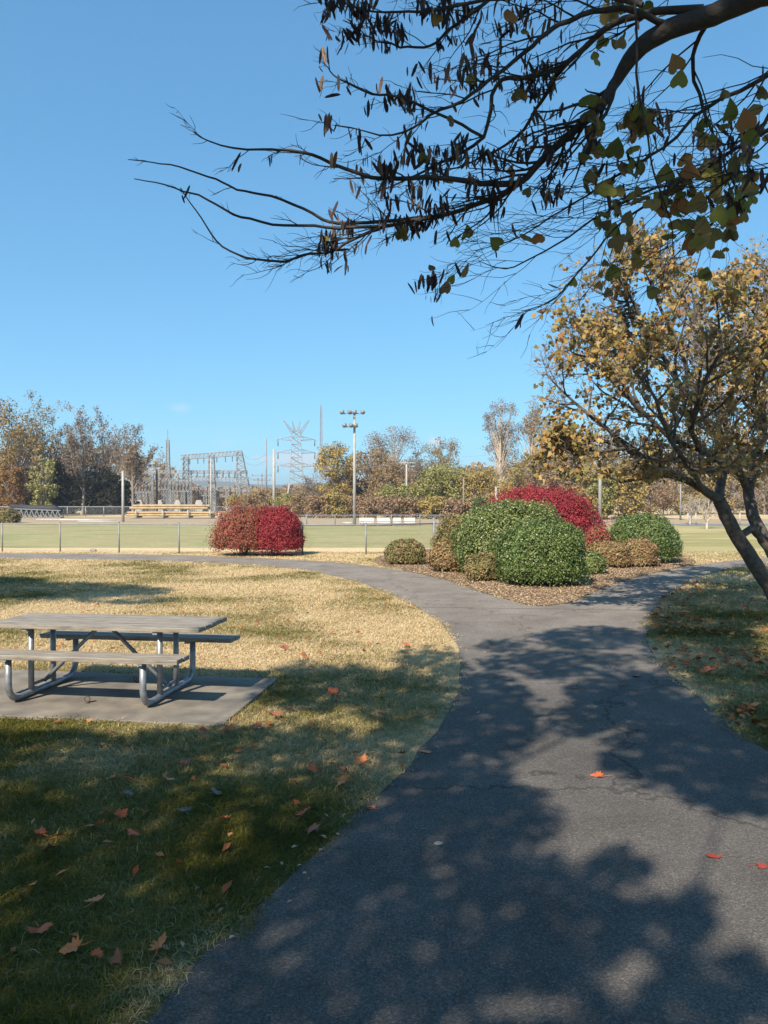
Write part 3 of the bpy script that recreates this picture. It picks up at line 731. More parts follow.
# ------------------------------------------------------------------ POLES
def lattice_mb(mb, a, b, wa, wb, n, r, tri=False):
    """square lattice mast from a to b"""
    a = Vector(a); b = Vector(b); ax = (b-a).normalized(); u = ax.orthogonal().normalized() if abs(ax.z) < .99 else Vector((1,0,0)); v = ax.cross(u)
    if abs(ax.z) < .99: u = Vector((0,0,1)); u = (u-ax*u.dot(ax)).normalized(); v = ax.cross(u)
    cs = [(1,1),(1,-1),(-1,-1),(-1,1)] if not tri else [(1,0),(-.5,.87),(-.5,-.87)]
    def P(i, k): 
        t = i/n; w = (wa*(1-t)+wb*t)/2; return a.lerp(b, t)+u*cs[k][0]*w+v*cs[k][1]*w
    m = len(cs)
    for k in range(m):
        mb.tube([P(0,k), P(n,k)], r, 4)
        k2 = (k+1) % m
        for i in range(n):
            mb.tube([P(i,k), P(i+1,k2)], r*.65, 3, cap=False); mb.tube([P(i,k2), P(i+1,k)], r*.65, 3, cap=False)
            mb.tube([P(i+1,k), P(i+1,k2)], r*.65, 3, cap=False)
def pole(name, label, px, D, ytop, r0, r1, mat, arms=(), rz=0, lean=0, cat='utility pole'):
    x = at(px, D); h = zz(ytop, D)
    t = thing(name, label, cat, (x, D, 0), rz)
    m = MB(); m.tube([(0,0,-.1),(lean*.5,0,h*.5),(lean,0,h)], [r0,(r0+r1)/2,r1], 10); m.build('shaft', mat, t, True)
    for (z, w) in arms:
        m = MB(); m.box((lean*z, -r1-.04, h*z), (w,.09,.09)); arm = m.build('crossarm', mat, t)
        for s in (-.46,0,.46):
            m = MB(); m.tube([(lean*z+s*w, -r1-.04, h*z+.07),(lean*z+s*w, -r1-.04, h*z+.32)], [.05,.04], 6); m.build('insulator', M['insul'], arm, True)
    return t
# floodlight pole
D = 58.0; x = at(354.5, D); h = zz(412, D)
t = thing('floodlight_pole', 'tall pale floodlight pole with clustered lamps beside the field', 'light pole', (x, D, 0))
m = MB(); m.tube([(0,0,-.1),(0,0,h*.5),(0,0,h)], [.135,.11,.08], 12); m.build('shaft', M['pole_pale'], t, True)
for zc, xs in ((h-.15, (-.80,-.50,.15,.50)), (h-1.15, (-.62,-.38,.22))):
    m = MB(); m.box(((xs[0]+xs[-1])/2, -.14, zc), (xs[-1]-xs[0]+.15,.08,.08)); arm = m.build('crossarm', M['galv_dull'], t)
    for k, sx in enumerate(xs):
        m = MB(); dx = -.10 if k % 2 else .08
        m.tube([(sx,-.14,zc),(sx,-.2,zc+.10)], .035, 6)
        m.tube([(sx-dx*.2,-.10,zc+.20),(sx-dx,-.30,zc+.16),(sx-dx*1.6,-.48,zc+.06)], [.06,.12,.16], 12)
        m.tube([(sx-dx*1.6,-.48,zc+.06),(sx-dx*1.7,-.52,zc+.045)], [.165,.165], 12)
        m.build('lamp', M['galv_dull'] if k != 1 else M['lattice_dark'], arm, True)
pole('metal_pole', 'plain pale pole standing alone left of the log pile', 123, 66, 471, .13, .10, M['pole_pale'], cat='pole')
pole('utility_pole', 'thick pale pole without arms left of the pylon', 274, 95, 449, .20, .16, M['pole_pale'])
pole('utility_pole', 'tall thin grey pole just left of the thick pale pole', 266.3, 105, 438, .15, .10, M['lattice'])
pole('utility_pole', 'dark wooden pole before the left end of the substation', 157, 100, 469, .14, .10, M['pole_dark'])
pole('utility_pole', 'pale pole standing before the substation gantry', 211, 98, 459, .13, .10, M['pole_pale'])
pole('utility_pole', 'distant pole with crossarm left of the thin grey pole', 258, 170, 478, .16, .12, M['pole_wood'], arms=((.96,3.4),))
pole('utility_pole', 'distant twin armed pole beside the thick pale pole', 262, 150, 474, .14, .10, M['pole_wood'], arms=((.95,4.0),(.82,3.4)))
pole('utility_pole', 'pale wooden utility pole with crossarm among centre trees', 406.5, 84, 461, .13, .09, M['pole_pale'], arms=((.97,1.7),))
pole('utility_pole', 'thin brown pole in the brush right of centre trees', 463.5, 75, 478, .08, .07, M['pole_wood'])
pole('utility_pole', 'short grey pole just left of the big crimson dome', 496, 70, 487, .09, .08, M['pole_pale'])
pole('utility_pole', 'tall white pole rising behind the crimson dome', 600, 62, 415, .15, .11, M['pole_pale'])
pole('utility_pole', 'thin grey pole at edge of the right lawn', 680.5, 72, 484, .09, .075, M['galv_dull'], cat='pole')
pole('utility_pole', 'leaning guyed stub pole right of the thick pale pole', 284, 96, 484, .10, .08, M['pole_pale'], lean=.7)

# power lines strung between the poles (sagging wires)
def wire(label, a, b, sag, r):
    pts = []
    for i in range(17):
        t = i/16; p = Vector(a).lerp(Vector(b), t); p.z -= sag*4*t*(1-t); pts.append(p)
    o = MB().tube(pts, r, 4).build('power_line', M['galv_dull'], smooth=True); tag(o, label, 'power line', 'power lines strung across the far trees')
P1 = (at(406.5,84), 83.8, zz(462,84)+.2)
wire('power line from the centre utility pole towards the white pole', P1, (at(600,62), 62, zz(463,62)), .7, .018)
wire('power line from the centre utility pole to the thick pale pole', P1, (at(274,95), 95, zz(463,95)), 1.0, .02)
wire('lower power line from the centre utility pole to the right', (P1[0],P1[1],P1[2]-.5), (at(600,62), 62, zz(470,62)), .7, .016)
wire('faint power line from the pylon to the centre trees', (at(315,290),290,zz(470,290)), P1, 2.0, .03)

for i, (pz, dx) in enumerate(((452,0),(458,.4),(480,.2))):
    wire(['highest wire from the gantry end to the thin grey pole','second wire from the gantry end to the thin grey pole','lowest wire from the gantry to the thin grey pole'][i], (at(243,128),128,zz(pz+2,128)), (at(266.3,105),105,zz(pz+2,105)), .8, .018)
for i, pz in enumerate((467,453.5,440.5)):
    wire(['lowest','middle','top'][i]+' conductor leaving the pylon towards the right', (at(315,300),300,zz(pz+3,300)), (at(560,330),330,zz(pz+2,330)), 6, .04)
# ------------------------------------------------------------------ PYLON, MASTS, SUBSTATION
D = 300.0; x = at(296.5, D); K = D/F
t = thing('transmission_tower', 'steel lattice pylon with three crossarm levels and horned top', 'pylon', (x, D, 0), .12)
z = lambda py: zz(py, D)
m = MB(); lattice_mb(m, (0,0,0), (0,0,z(478)), 9.5, 5.2, 4, .17); lattice_mb(m, (0,0,z(478)), (0,0,z(431)), 5.2, 3.0, 7, .15); m.build('lattice_body', M['lattice'], t)
for py in (467, 453.5, 440.5):
    for s in (-1,1):
        m = MB()
        for yy in (-1,1):
            m.tube([(s*1.8, yy*1.2, z(py)),(s*7.2, 0, z(py-1.0))], .15, 4); m.tube([(s*1.8, yy*1.2, z(py)+1.6),(s*7.2,0,z(py-1.0))], .12, 4)
        for k in range(1,4):
            m.tube([(s*(1.8+k*1.35),0,z(py)+.2),(s*(1.8+k*1.35-.7),0,z(py)+1.6-k*.35)], .08, 3)
        m.tube([(s*7.2,0,z(py-1)),(s*8.2,0,z(py+.8))], .11, 4)
        m.build('crossarm', M['lattice'], t)
    for s in (-1,1):
        m = MB(); m.tube([(s*7.2,0,z(py-1)),(s*7.2,0,z(py-1)-2.6)], .22, 6); m.build('insulator', M['insul'], t, True)
for s in (-1,1):
    m = MB(); lattice_mb(m, (s*1.2,0,z(434)), (s*5.0,0,z(420.5)), 1.3, .3, 4, .10); m.build('horn', M['lattice'], t)
    m = MB(); lattice_mb(m, (s*.6,0,z(432)), (s*1.6,0,z(421.5)), 1.1, .3, 3, .10); m.build('horn', M['lattice'], t)
D = 340.0; x = at(321, D)
t = thing('radio_mast', 'slender guyed lattice radio mast right of the pylon', 'radio mast', (x, D, 0))
m = MB(); lattice_mb(m, (0,0,0), (0,0,zz(407,D)), 2.6, 1.1, 26, .13, True); m.build('lattice_shaft', M['lattice'], t)
m = MB(); m.tube([(0,0,zz(407,D)),(0,0,zz(404,D))], .12, 5); m.build('antenna', M['lattice'], t)
for k in range(3):
    m = MB(); m.tube([(-.2+k*.2,-.8,zz(458+k*5,D)-.8),(-.2+k*.2,-.8,zz(458+k*5,D)+.8)], .8, 10); m.build('dish', M['white'], t, True)

D = 128.0; kx = D/F
def X(px): return at(px, D)
def Z(py): return zz(py, D)
t = thing('substation_gantry', 'tall steel substation gantry with sloping lattice beam and hanging insulators', 'substation gantry', (X(211), D, 0))
ox = X(211)
for px, pxt, w0, w1, yt in ((186,186,1.0,.8,457), (213,211.5,1.2,.8,455), (245.5,239.5,2.6,.9,452.5)):
    m = MB(); lattice_mb(m, (X(px)-ox,0,0), (X(pxt)-ox,0,Z(yt)), w0, w1, 11, .06); m.build('lattice_column', M['lattice'], t)
m = MB(); lattice_mb(m, (X(181.5)-ox,0,Z(457.5)), (X(242)-ox,0,Z(453)), .75,.75, 16, .055); m.build('lattice_beam', M['lattice'], t)
m = MB(); lattice_mb(m, (X(181.5)-ox,-.5,Z(478)), (X(249)-ox,-.5,Z(480)), .8,.8, 18, .055); m.build('lattice_beam', M['lattice'], t)
m = MB(); lattice_mb(m, (X(134)-ox,1.2,Z(471.5)), (X(246)-ox,1.2,Z(472)), .5,.5, 28, .045); m.build('lattice_beam', M['lattice'], t)
for px in (190,198,204,217,225.5,232.5):
    m = MB(); zt = Z(457.0-(px-181)*.07)-.35; m.tube([(X(px)-ox,0,zt),(X(px)-ox,0,zt-.25)], .03, 4)
    for q in range(5): m.tube([(X(px)-ox,0,zt-.25-q*.16),(X(px)-ox,0,zt-.38-q*.16)], [.11,.05], 7)
    m.build('insulator', M['insul'], t, True)
for i, px in enumerate((190,196,203,209,216,222,228,234,240)):
    m = MB(); m.tube([(X(px)-ox,.8,Z(478)),(X(px)-ox,.8,Z(471))], [.12,.09], 6); m.build('bushing', M['insul'], t, True)
def bay(label, px0, px1, D, ytop, seed, col='lattice'):
    rng = random.Random(seed); cx = at((px0+px1)/2, D); t = thing('switchgear_bay', label, 'switchgear', (cx, D, 0), 0, 'switchgear bays of the substation')
    a, b = at(px0, D)-cx, at(px1, D)-cx; ht = zz(ytop, D); n = 4
    for i in range(n):
        xx = a+(b-a)*i/(n-1)
        m = MB(); lattice_mb(m, (xx,0,0), (xx,0,ht*rng.uniform(.85,1)), .55,.45, 8, .045); m.build('lattice_column', M[col], t)
    for zf in (.62, .84):
        m = MB(); lattice_mb(m, (a,0,ht*zf), (b,0,ht*zf), .4,.4, 9, .045); m.build('lattice_beam', M[col], t)
    for i in range(6):
        xx = a+(b-a)*(i+.5)/6; m = MB(); zb = ht*.62+.2
        m.tube([(xx,-.3,zb),(xx,-.3,zb+.9)], [.11,.08], 7); m.build('insulator', M['insul'], t, True)
        if i % 2 == 0:
            m = MB(); m.tube([(xx,-.3,zb+.9),(xx+rng.uniform(-.6,.6),-.3,zb+1.5)], .05, 5); m.build('switch_blade', M['galv'], t, True)
    m = MB(); m.box(((a+b)/2, -.9, .8), ((b-a)*.28, 1.2, 1.6)); m.box(((a+b)/2, -1.2, 1.75), ((b-a)*.2, .6, .3)); m.build('cabinet', M['pole_pale'], t)
    return t
bay('leftmost low lattice switchgear bay beside the dark trees', 133,152,122,479,1)
bay('lattice switchgear bay left of the slender mast', 152,172,124,474,2)
bay('lattice switchgear bay between mast and tall gantry', 170,190,118,477,3)
bay('lattice switchgear bay beneath the tall gantry beam', 188,214,120,484,4)
bay('rightmost lattice switchgear bay under the gantry end', 216,250,121,486,5)
t = thing('lattice_mast', 'slender pointed lattice mast rising from the substation', 'lattice mast', (at(168,125),125,0))
m = MB(); lattice_mb(m, (0,0,0), (0,0,zz(440,125)), .95,.40, 22, .055); m.build('lattice_shaft', M['lattice'], t)
m = MB(); m.tube([(0,0,zz(440,125)),(0,0,zz(430,125))], .06, 5); m.build('lightning_rod', M['lattice'], t)

# log pile
t = thing('log_rack', 'steel rack of upright stakes holding the pale logs', 'log rack', (at(168,78), 78, 0))
for px in (138.5,165,190,212):
    m = MB(); m.tube([(at(px,78)-at(168,78), -.85, 0),(at(px,78)-at(168,78), -.85, zz(510,78))], .07, 6); m.build('stake', M['pole_pale'], t, True)
    m = MB(); m.box((at(px,78)-at(168,78), 0, .16), (.2,1.9,.16)); m.build('bearer', M['galv_dull'], t)
rng = random.Random(3)
names = ['top','second','third','lower','bottom']
for row, (py, nlog) in enumerate(((523.5,4),(520.8,4),(517.8,3),(515,3))):
    for k in range(nlog):
        D = 77.5+k*.33; r = .105+.025*rng.random(); x0 = at(127+rng.uniform(-1,6)+row*1.5, D); x1 = at(214+rng.uniform(-10,3)-row, D)
        zc = .36+row*.245+(.22 if row > 1 else 0)
        pts = [(x0,D,zc),((x0+x1)/2,D+rng.uniform(-.05,.05),zc+.02),(x1,D,zc)]
        o = MB().tube(pts, [r,r*.93,r*.85], 10).build('log', M['log'], smooth=False)
        tag(o, 'pale peeled utility pole log lying in the long stack', 'log', 'peeled pole logs stacked behind the fence')
# pale pipes on the ground and a lattice section
for i, (xa, xb, D, r) in enumerate(((36,92,68,.05),(60,118,66,.05),(78,122,62,.045))):
    o = MB().tube([(at(xa,D),D,.12+r),(at(xb,D),D-.6,.12+r)], r, 8).build('steel_pipe', M['white'], smooth=True)
    tag(o, ['long pale pipe farthest left on the ground behind the near fence','middle long pale pipe on the ground behind the near fence','nearest short pale pipe left of the plain pole'][i], 'pipe', 'pale pipes on the ground')
    for q in (.1,.9):
        pass
t = thing('steel_truss', 'grey steel truss with black cover lying before the far fence', 'steel truss', (at(36,80),80,0), 0)
m = MB(); L = at(62,80)-at(10,80)
for yy in (-.4,.4):
    m.tube([(-L/2,yy,.06),(L/2,yy,.06)], .06, 5); m.tube([(-L/2,yy,1.0),(L/2,yy,.78)], .06, 5)
    for i in range(10):
        xa = -L/2+L*i/10; m.tube([(xa,yy,.06),(xa+L/20,yy,.95-i*.015)], .045, 4); m.tube([(xa+L/20,yy,.95-i*.015),(xa+L/10,yy,.06)], .045, 4)
m.build('lattice_frame', M['galv_dull'], t)
m = MB(); m.tube([(-L/2,0,1.12),(0,0,1.02),(L*.35,0,.98),(L/2,0,.80)], [.34,.36,.40,.22], 10); m.build('cover', M['black_net'], t, True)
# white benches / boards by the dugout
for i, (xa, xb) in enumerate(((343,352),(359,374),(377,390),(393,401),(404,415))):
    D = 55.2; cx = at((xa+xb)/2, D); w = at(xb,D)-at(xa,D)
    t = thing('field_bench', ['leftmost white bench at the foot of the floodlight pole','wide white bench right of the floodlight pole','middle white bench in the row at the field edge','narrow white bench fourth in the row','rightmost white bench in the row at the field edge'][i], 'bench', (cx, D, 0), 0, 'white benches at the field edge')
    m = MB(); m.box((0,0,.26),(w,.4,.07)); m.build('seat', M['white'], t)
    if i: m = MB(); m.box((0,.22,.48),(w,.05,.26)); m.build('backrest', M['white'], t)
    for s in (-.42,.42):
        m = MB(); m.box((s*w,0,.115),(.08,.36,.22)); m.build('leg', M['galv_dull'], t)

# ------------------------------------------------------------------ TREES (far)
BARE = dict(levels=4, n=[6,6,5,3], wander=[.07,.13,.22,.3], up=[.02,.10,.07,.03], taper=[.35,.85,.75,.6], kids=[6,11,7,0], start=[.45,.12,.12,0], angle=[26,40,42,0], ratio=[1.5,.42,.5,0], rmin=.014)
def far_tree(name, label, px, D, ytop, wpx, kind, seed, group=None, n=2600, leaf=.34, barkm='bark_far', P=BARE, start=None, per=2, cat='tree', skirt=False, rz=None):
    rs = np.random.RandomState(seed); rng = random.Random(seed)
    h = zz(ytop, D); R = wpx*D/F/2
    t = thing(name, label, cat, (at(px,D), D, 0), 0 if rz is None else rz, group)
    out = []; Q = {k: (list(v) if isinstance(v, list) else v) for k, v in P.items()}
    f0 = .40 if start is None else .30+start*.4
    Q['rmin'] = max(.010, D*.00017)
    tall = max(1.0, h/(2*R))
    Q['angle'][0] = min(42, 36/tall+6); Q['angle'][1] = 42
    L1 = h*(1-f0*.72)*1.02; Q['ratio'][0] = L1/(h*f0)/.9; Q['ratio'][1] = min(.5, R/L1*.95)
    grow(rng, Vector((0,0,-.1)), Vector((0,0,1)), h*f0, max(.10, h*.016), 0, Q, out)
    grow(rng, out[0][0][-1], Vector((0,0,1)), h*(1-f0)*.98, out[0][1][-1]*.8, 1, Q, out)
    # clip to the surveyed crown height
    top = max(p.z for pts, _, _ in out for p in pts); wid = max(abs(p.x) for pts, _, _ in out for p in pts)
    sx = min(1.4, max(.6, R/wid)); k = h/top
    out = [([Vector((p.x*sx, p.y*sx, p.z*k)) for p in pts], rad, lv) for pts, rad, lv in out]
    link('trunk', tubes_mesh('trunk', out, 7, 1), M[barkm], t)
    link('branches', tubes_mesh('branches', out, 7, 9, 2), M[barkm], t)
    if kind:
        Pts = tip_points(out, (2,3), rs, per, leaf*.5)
        if n:
            idx = rs.randint(0, len(Pts), n); Pts = Pts[idx]+rs.normal(size=(n,3))*leaf*.9
        Pts[:,2] = np.clip(Pts[:,2], .1, h*1.03)
        V, Fq, r = leaves(Pts, rs.normal(size=Pts.shape)+np.array([0,0,.4]), leaf, rs, .7)
        link('crown', mesh_arrays('crown', V, Fq, r), M[kind], t)
    return t
def bush_tree(name, label, px, D, ytop, wpx, kind, seed, group=None, n=3500, leaf=.3, cat='tree', conical=0, barkm='bark_far', low=.08):
    n = int(n*1.5); leaf *= .85
    """dense crown tree: leaf clumps gathered into uneven masses with gaps"""
    rs = np.random.RandomState(seed); rng = random.Random(seed)
    h = zz(ytop, D); R = wpx*D/F/2
    t = thing(name, label, cat, (at(px,D), D, 0), 0, group)
    nc = 64; cz = rs.rand(nc)**.8; cz = low+.9*cz*(1-low)*1.0
    rr = R*(1-cz)**.8*1.05 if conical else R*np.sqrt(np.clip(1-((cz-(1+low)/2)/((1-low)/2*1.14))**2, .08, 1))
    th = rs.rand(nc)*2*PI; q = np.sqrt(rs.rand(nc))*.9
    q = np.where(conical, np.sqrt(rs.rand(nc))*.95, q)
    cen = np.stack([np.cos(th)*rr*q, np.sin(th)*rr*q, cz*h], 1); cr = R*(.20+.20*rs.rand(nc))*(1 if not conical else (1.3-cz))
    cen[0] = (0,0,h-.3*cr[0]*1.2); cr[0] = R*.25
    out = []; mb = MB(); mb.tube([(0,0,-.1),(rng.uniform(-.1,.1)*R,0,h*.45),(0,0,h*.92)], [(h*.018+.05)*(.6 if low > .15 else 1),(h*.012+.03)*(.5 if low > .15 else 1),.03], 7, cap=False)
    for c in cen: 
        zb = max(.2, c[2]*.55); mb.tube([(0,0,zb),tuple((np.array([0,0,zb])+c)/2+rs.normal(size=3)*.15),tuple(c)], [.06+h*.004,.05,.02], 4, cap=False)
    mb.build('trunk', M[barkm], t, True)
    w = cr**2; ci = rs.choice(nc, n, p=w/w.sum())
    d = rs.normal(size=(n,3)); d /= np.linalg.norm(d, axis=1, keepdims=True)
    P = cen[ci]+d*cr[ci][:,None]*(rs.rand(n)**.45)[:,None]*np.array([1,1,.85]); P[:,2] = np.clip(P[:,2], .05, h)
    V, Fq, r = leaves(P, d*.8+rs.normal(size=d.shape)*.5+np.array([0,0,.3]), leaf, rs, .75, np.clip(rs.rand(n)*.7+.3*(rs.rand(nc)[ci]), 0, .99))
    link('crown', mesh_arrays('crown', V, Fq, r), M[kind], t)
    return t
# left wood
LW = 'trees of the dark wood at far left'
bush_tree('brown_tree','brown olive tree at the extreme left above the dark wood', -8,98,398,100,'c_olive',101,LW,7500,.32)
bush_tree('brown_tree','low olive tree on the left wood edge behind fence', 20,94,425,52,'c_olive',102,LW,3000,.3)
bush_tree('orange_tree','small rust orange tree at the left wood edge', 12,90,458,30,'c_rust',103,LW,2200,.28)
bush_tree('orange_tree','yellow green and rust tree right of the small orange one', 42,90,456,30,'c_yg',104,LW,1600,.28)
far_tree('bare_tree','tall sparse dark leaved tree highest in the left wood', 47,100,391,62,'c_olive',105,LW,3600,.22,'bark_far')
far_tree('bare_tree','bare grey tree right of the tallest one in left wood', 82,98,403,60,'c_grey',106,LW,4600,.2,'bark_grey')
far_tree('bare_tree','bare spreading tree in the left wood above the pole', 104,101,408,60,'c_grey',107,LW,4600,.2,'bark_grey')
far_tree('bare_tree','rounded sparse tree at right end of the left wood', 133,96,424,46,'c_grey',108,LW,4200,.22,'bark_far', start=.45)
for i, (px, yt, w) in enumerate(((-6,462,40),(28,468,34),(58,462,36),(84,464,34),(106,470,30),(124,480,26),(70,452,28),(44,470,30),(98,482,30),(112,486,24))):
    bush_tree('dark_evergreen','dark evergreen filling the shadowy base of the left wood', px,99+i%3,yt,w*1.15,'c_dark',120+i,'dark evergreens under the left wood',2600,.34, low=0.0)
far_tree('bare_tree','tan bare tree behind the slender substation mast', 165,138,451,26,'c_tan',131,None,1100,.28,'bark_far')
# centre
CW = 'trees of the centre tree line'
bush_tree('golden_tree','golden leafy tree just left of the floodlight pole', 337,95,441,42,'c_gold',140,CW,4200,.27)
bush_tree('golden_tree','tan golden tree immediately right of the floodlight pole', 372,96,447,56,'c_tan',141,CW,3800,.28)
bush_tree('bare_tree','broad bare tree rising above the centre trees', 392,118,427,56,'c_grey',142,CW,3800,.22,low=.3,barkm='bark_grey')
far_tree('bare_tree','bare tree between the broad bare one and the cone shaped one', 420,120,444,50,'c_grey',143,CW,2600,.24,'bark_grey')
bush_tree('conical_tree','cone shaped grey green tree tallest right of centre', 440,118,437,46,'c_olive',144,CW,4200,.24,low=.1)
bush_tree('golden_tree','tan tree between the floodlight pole and the utility pole', 391,92,458,50,'c_tan',145,CW,3200,.27)
bush_tree('green_tree','yellow green rounded tree right of the centre utility pole', 446,86,464,58,'c_yg',146,CW,4200,.26)
bush_tree('green_tree','low yellow green tree left of the centre utility pole', 393,84,484,34,'c_yg',147,CW,2200,.25)
bush_tree('green_tree','small yellow green tree under the power line right side', 420,84,481,26,'c_yg',148,CW,1800,.25)
bush_tree('brown_tree','olive tan tree just left of the big crimson dome', 480,84,467,46,'c_gold',149,CW,3000,.26)
bush_tree('holly','small dark green holly left of the crimson dome', 480,72,497,18,'c_green',150,CW,1300,.2)
for i, (px, yt, w, k) in enumerate(((303,474,24,'c_grey'),(316,468,26,'c_grey'),(290,484,22,'c_grey'),(325,478,22,'c_grey'))):
    far_tree('bare_tree','bluish grey bare tree in the thicket below the pylon', px,108+i,yt,w,k,160+i,'bare thicket below the pylon',380,.22,'bark_far', start=.1)
bush_tree('dark_evergreen','dark evergreen behind the floodlight pole', 358,100,480,26,'c_dark',165,None,1600,.3,low=0)
for i, (px, yt, w, k, d) in enumerate(((268,488,26,'c_tan',98),(285,494,24,'c_yg',92),(302,492,26,'c_tan',86),(318,496,26,'c_ginger',80),(336,493,26,'c_gold',80),(352,496,22,'c_ginger',82),(372,497,28,'c_ginger',80),(392,496,26,'c_ginger',78),(412,498,26,'c_ginger',78),(432,497,26,'c_gold',76),(452,498,26,'c_ginger',76),(470,497,24,'c_tan',76),(490,494,24,'c_gold',78),(250,492,22,'c_tan',104),(237,494,20,'c_gold',110),(222,496,22,'c_tan',134),(200,492,22,'c_tan',134),(180,494,22,'c_gold',134),(150,494,20,'c_tan',134))):
    bush_tree('brush','tan and ginger brush at the foot of the far tree line', px,d,yt,w*1.25,k,170+i,'brush along the foot of the tree line',1500,.24,'brush',low=0)
# right
RW = 'tall trees right of centre'
bush_tree('slender_tree','tall slender sparse tree against sky left of the gold one', 501,112,398,38,'c_grey',200,RW,2600,.22,low=.36,barkm='bark_white')
far_tree('slender_tree','thin bare grey stems standing in the slender tree crown', 502,113,404,34,'c_grey',206,RW,1500,.22,'bark_white', start=.4)
bush_tree('slender_tree','tall tan tree right behind the slender sparse one', 533,114,402,46,'c_tan',201,RW,4200,.23,low=.2,barkm='bark_white')
RB = 'mixed trees behind the right hand tree'
for i, (px, yt, w, k, d) in enumerate(((515,462,34,'c_gold',92),(535,455,44,'c_tan',96),(552,430,40,'c_gold',100),(575,440,46,'c_olive',98),(600,438,46,'c_gold',96),(568,470,36,'c_tan',84),(622,452,50,'c_olive',80),(632,470,40,'c_gold',74),(650,455,50,'c_tan',92),(604,476,30,'c_yg',74),(588,480,30,'c_gold',78),(680,452,54,'c_gold',96),(708,458,50,'c_olive',104),(735,450,54,'c_gold',98),(765,446,54,'c_tan',98),(795,446,54,'c_gold',98),(690,478,36,'c_tan',106),(725,480,40,'c_tan',106),(755,484,40,'c_yg',106))):
    yt -= 9 if px > 540 else 3; lab = 'autumn tree in the mixed tree line behind the right hand tree'
    bush_tree('autumn_tree', lab, px,d,yt,w,k,210+i,RB,2600,.27,low=.02)
far_tree('rusty_tree','reddish bare tree at the back of the right lawn', 664,76,482,40,'c_ginger',240,None,900,.2,'bark_far',start=.3)
far_tree('rusty_tree','reddish brown sapling above the slender tree foot', 528,82,478,18,'c_rust',241,None,500,.2,'bark_far',start=.3)
far_tree('bare_tree','small bare tree with pale trunk on the right lawn', 707,50,487,44,None,242,None,0,.2,'bark_white',start=.25)
far_tree('bare_tree','little bare tree left of the pale trunked one on the lawn', 690,60,490,30,None,243,None,0,.2,'bark_white',start=.3)
far_tree('bare_tree','pinkish bare tree near the right edge of the lawn', 755,70,480,46,'c_ginger',244,None,700,.2,'bark_grey',start=.25)
for i, px in enumerate((688,696,740,751)):
    o = MB().tube([(0,0,0),(0,0,.9)], .055, 8).build('bollard', M['pole_pale'], smooth=True); o.location = (at(px,58), 58, 0)
    tag(o, 'short white post beside the road behind the right lawn', 'post', 'white posts along the road')

# far-off woodland behind everything: reads as one mass
def far_woods():
    rs = np.random.RandomState(77); n = 42000
    X = rs.uniform(-330, 330, n); D = 205+rs.rand(n)*45
    top = (6.5+6*fbm(X, X*0+3, .035)+3*(vnoise(X, X*0, .25)-.5))
    top *= np.interp(X, [-330,-75,-60,-20,0,60,330],[1.6,1.5,.55,.55,1.0,1.3,1.3])
    Zc = top*rs.rand(n)**.7
    P = np.stack([X, D, Zc], 1); V, Fq, r = leaves(P, rs.normal(size=P.shape), 1.3, rs, .8)
    tag(link('far_woods', mesh_arrays('far_woods', V, Fq, r), M['c_tan']), 'hazy brown woodland along the horizon', 'woodland', kind='stuff')
far_woods()
def hills():
    xs = np.linspace(-1900, 1900, 90); V = []; Fq = []
    prof = 30+34*np.array([float(fbm(x, 2.0, .0022)) for x in xs])
    for i, x in enumerate(xs):
        for k, (yy, f) in enumerate(((1500,0),(1650,.55),(1850,.9),(2050,1),(2500,.6),(2900,0))):
            V.append((x, yy, -2+prof[i]*f*(1+.12*math.sin(i*.9+k))))
    for i in range(len(xs)-1):
        for k in range(5): a = i*6+k; Fq.append((a, a+6, a+7, a+1))
    m = turf_mat('wooded_hillside', [(.3,(.07,.08,.045)),(.7,(.13,.11,.07))], .02)
    structure(link('hills', mesh_arrays('hills', V, Fq, smooth=True), m), 'low blue wooded hills on the horizon', 'hills')
hills()

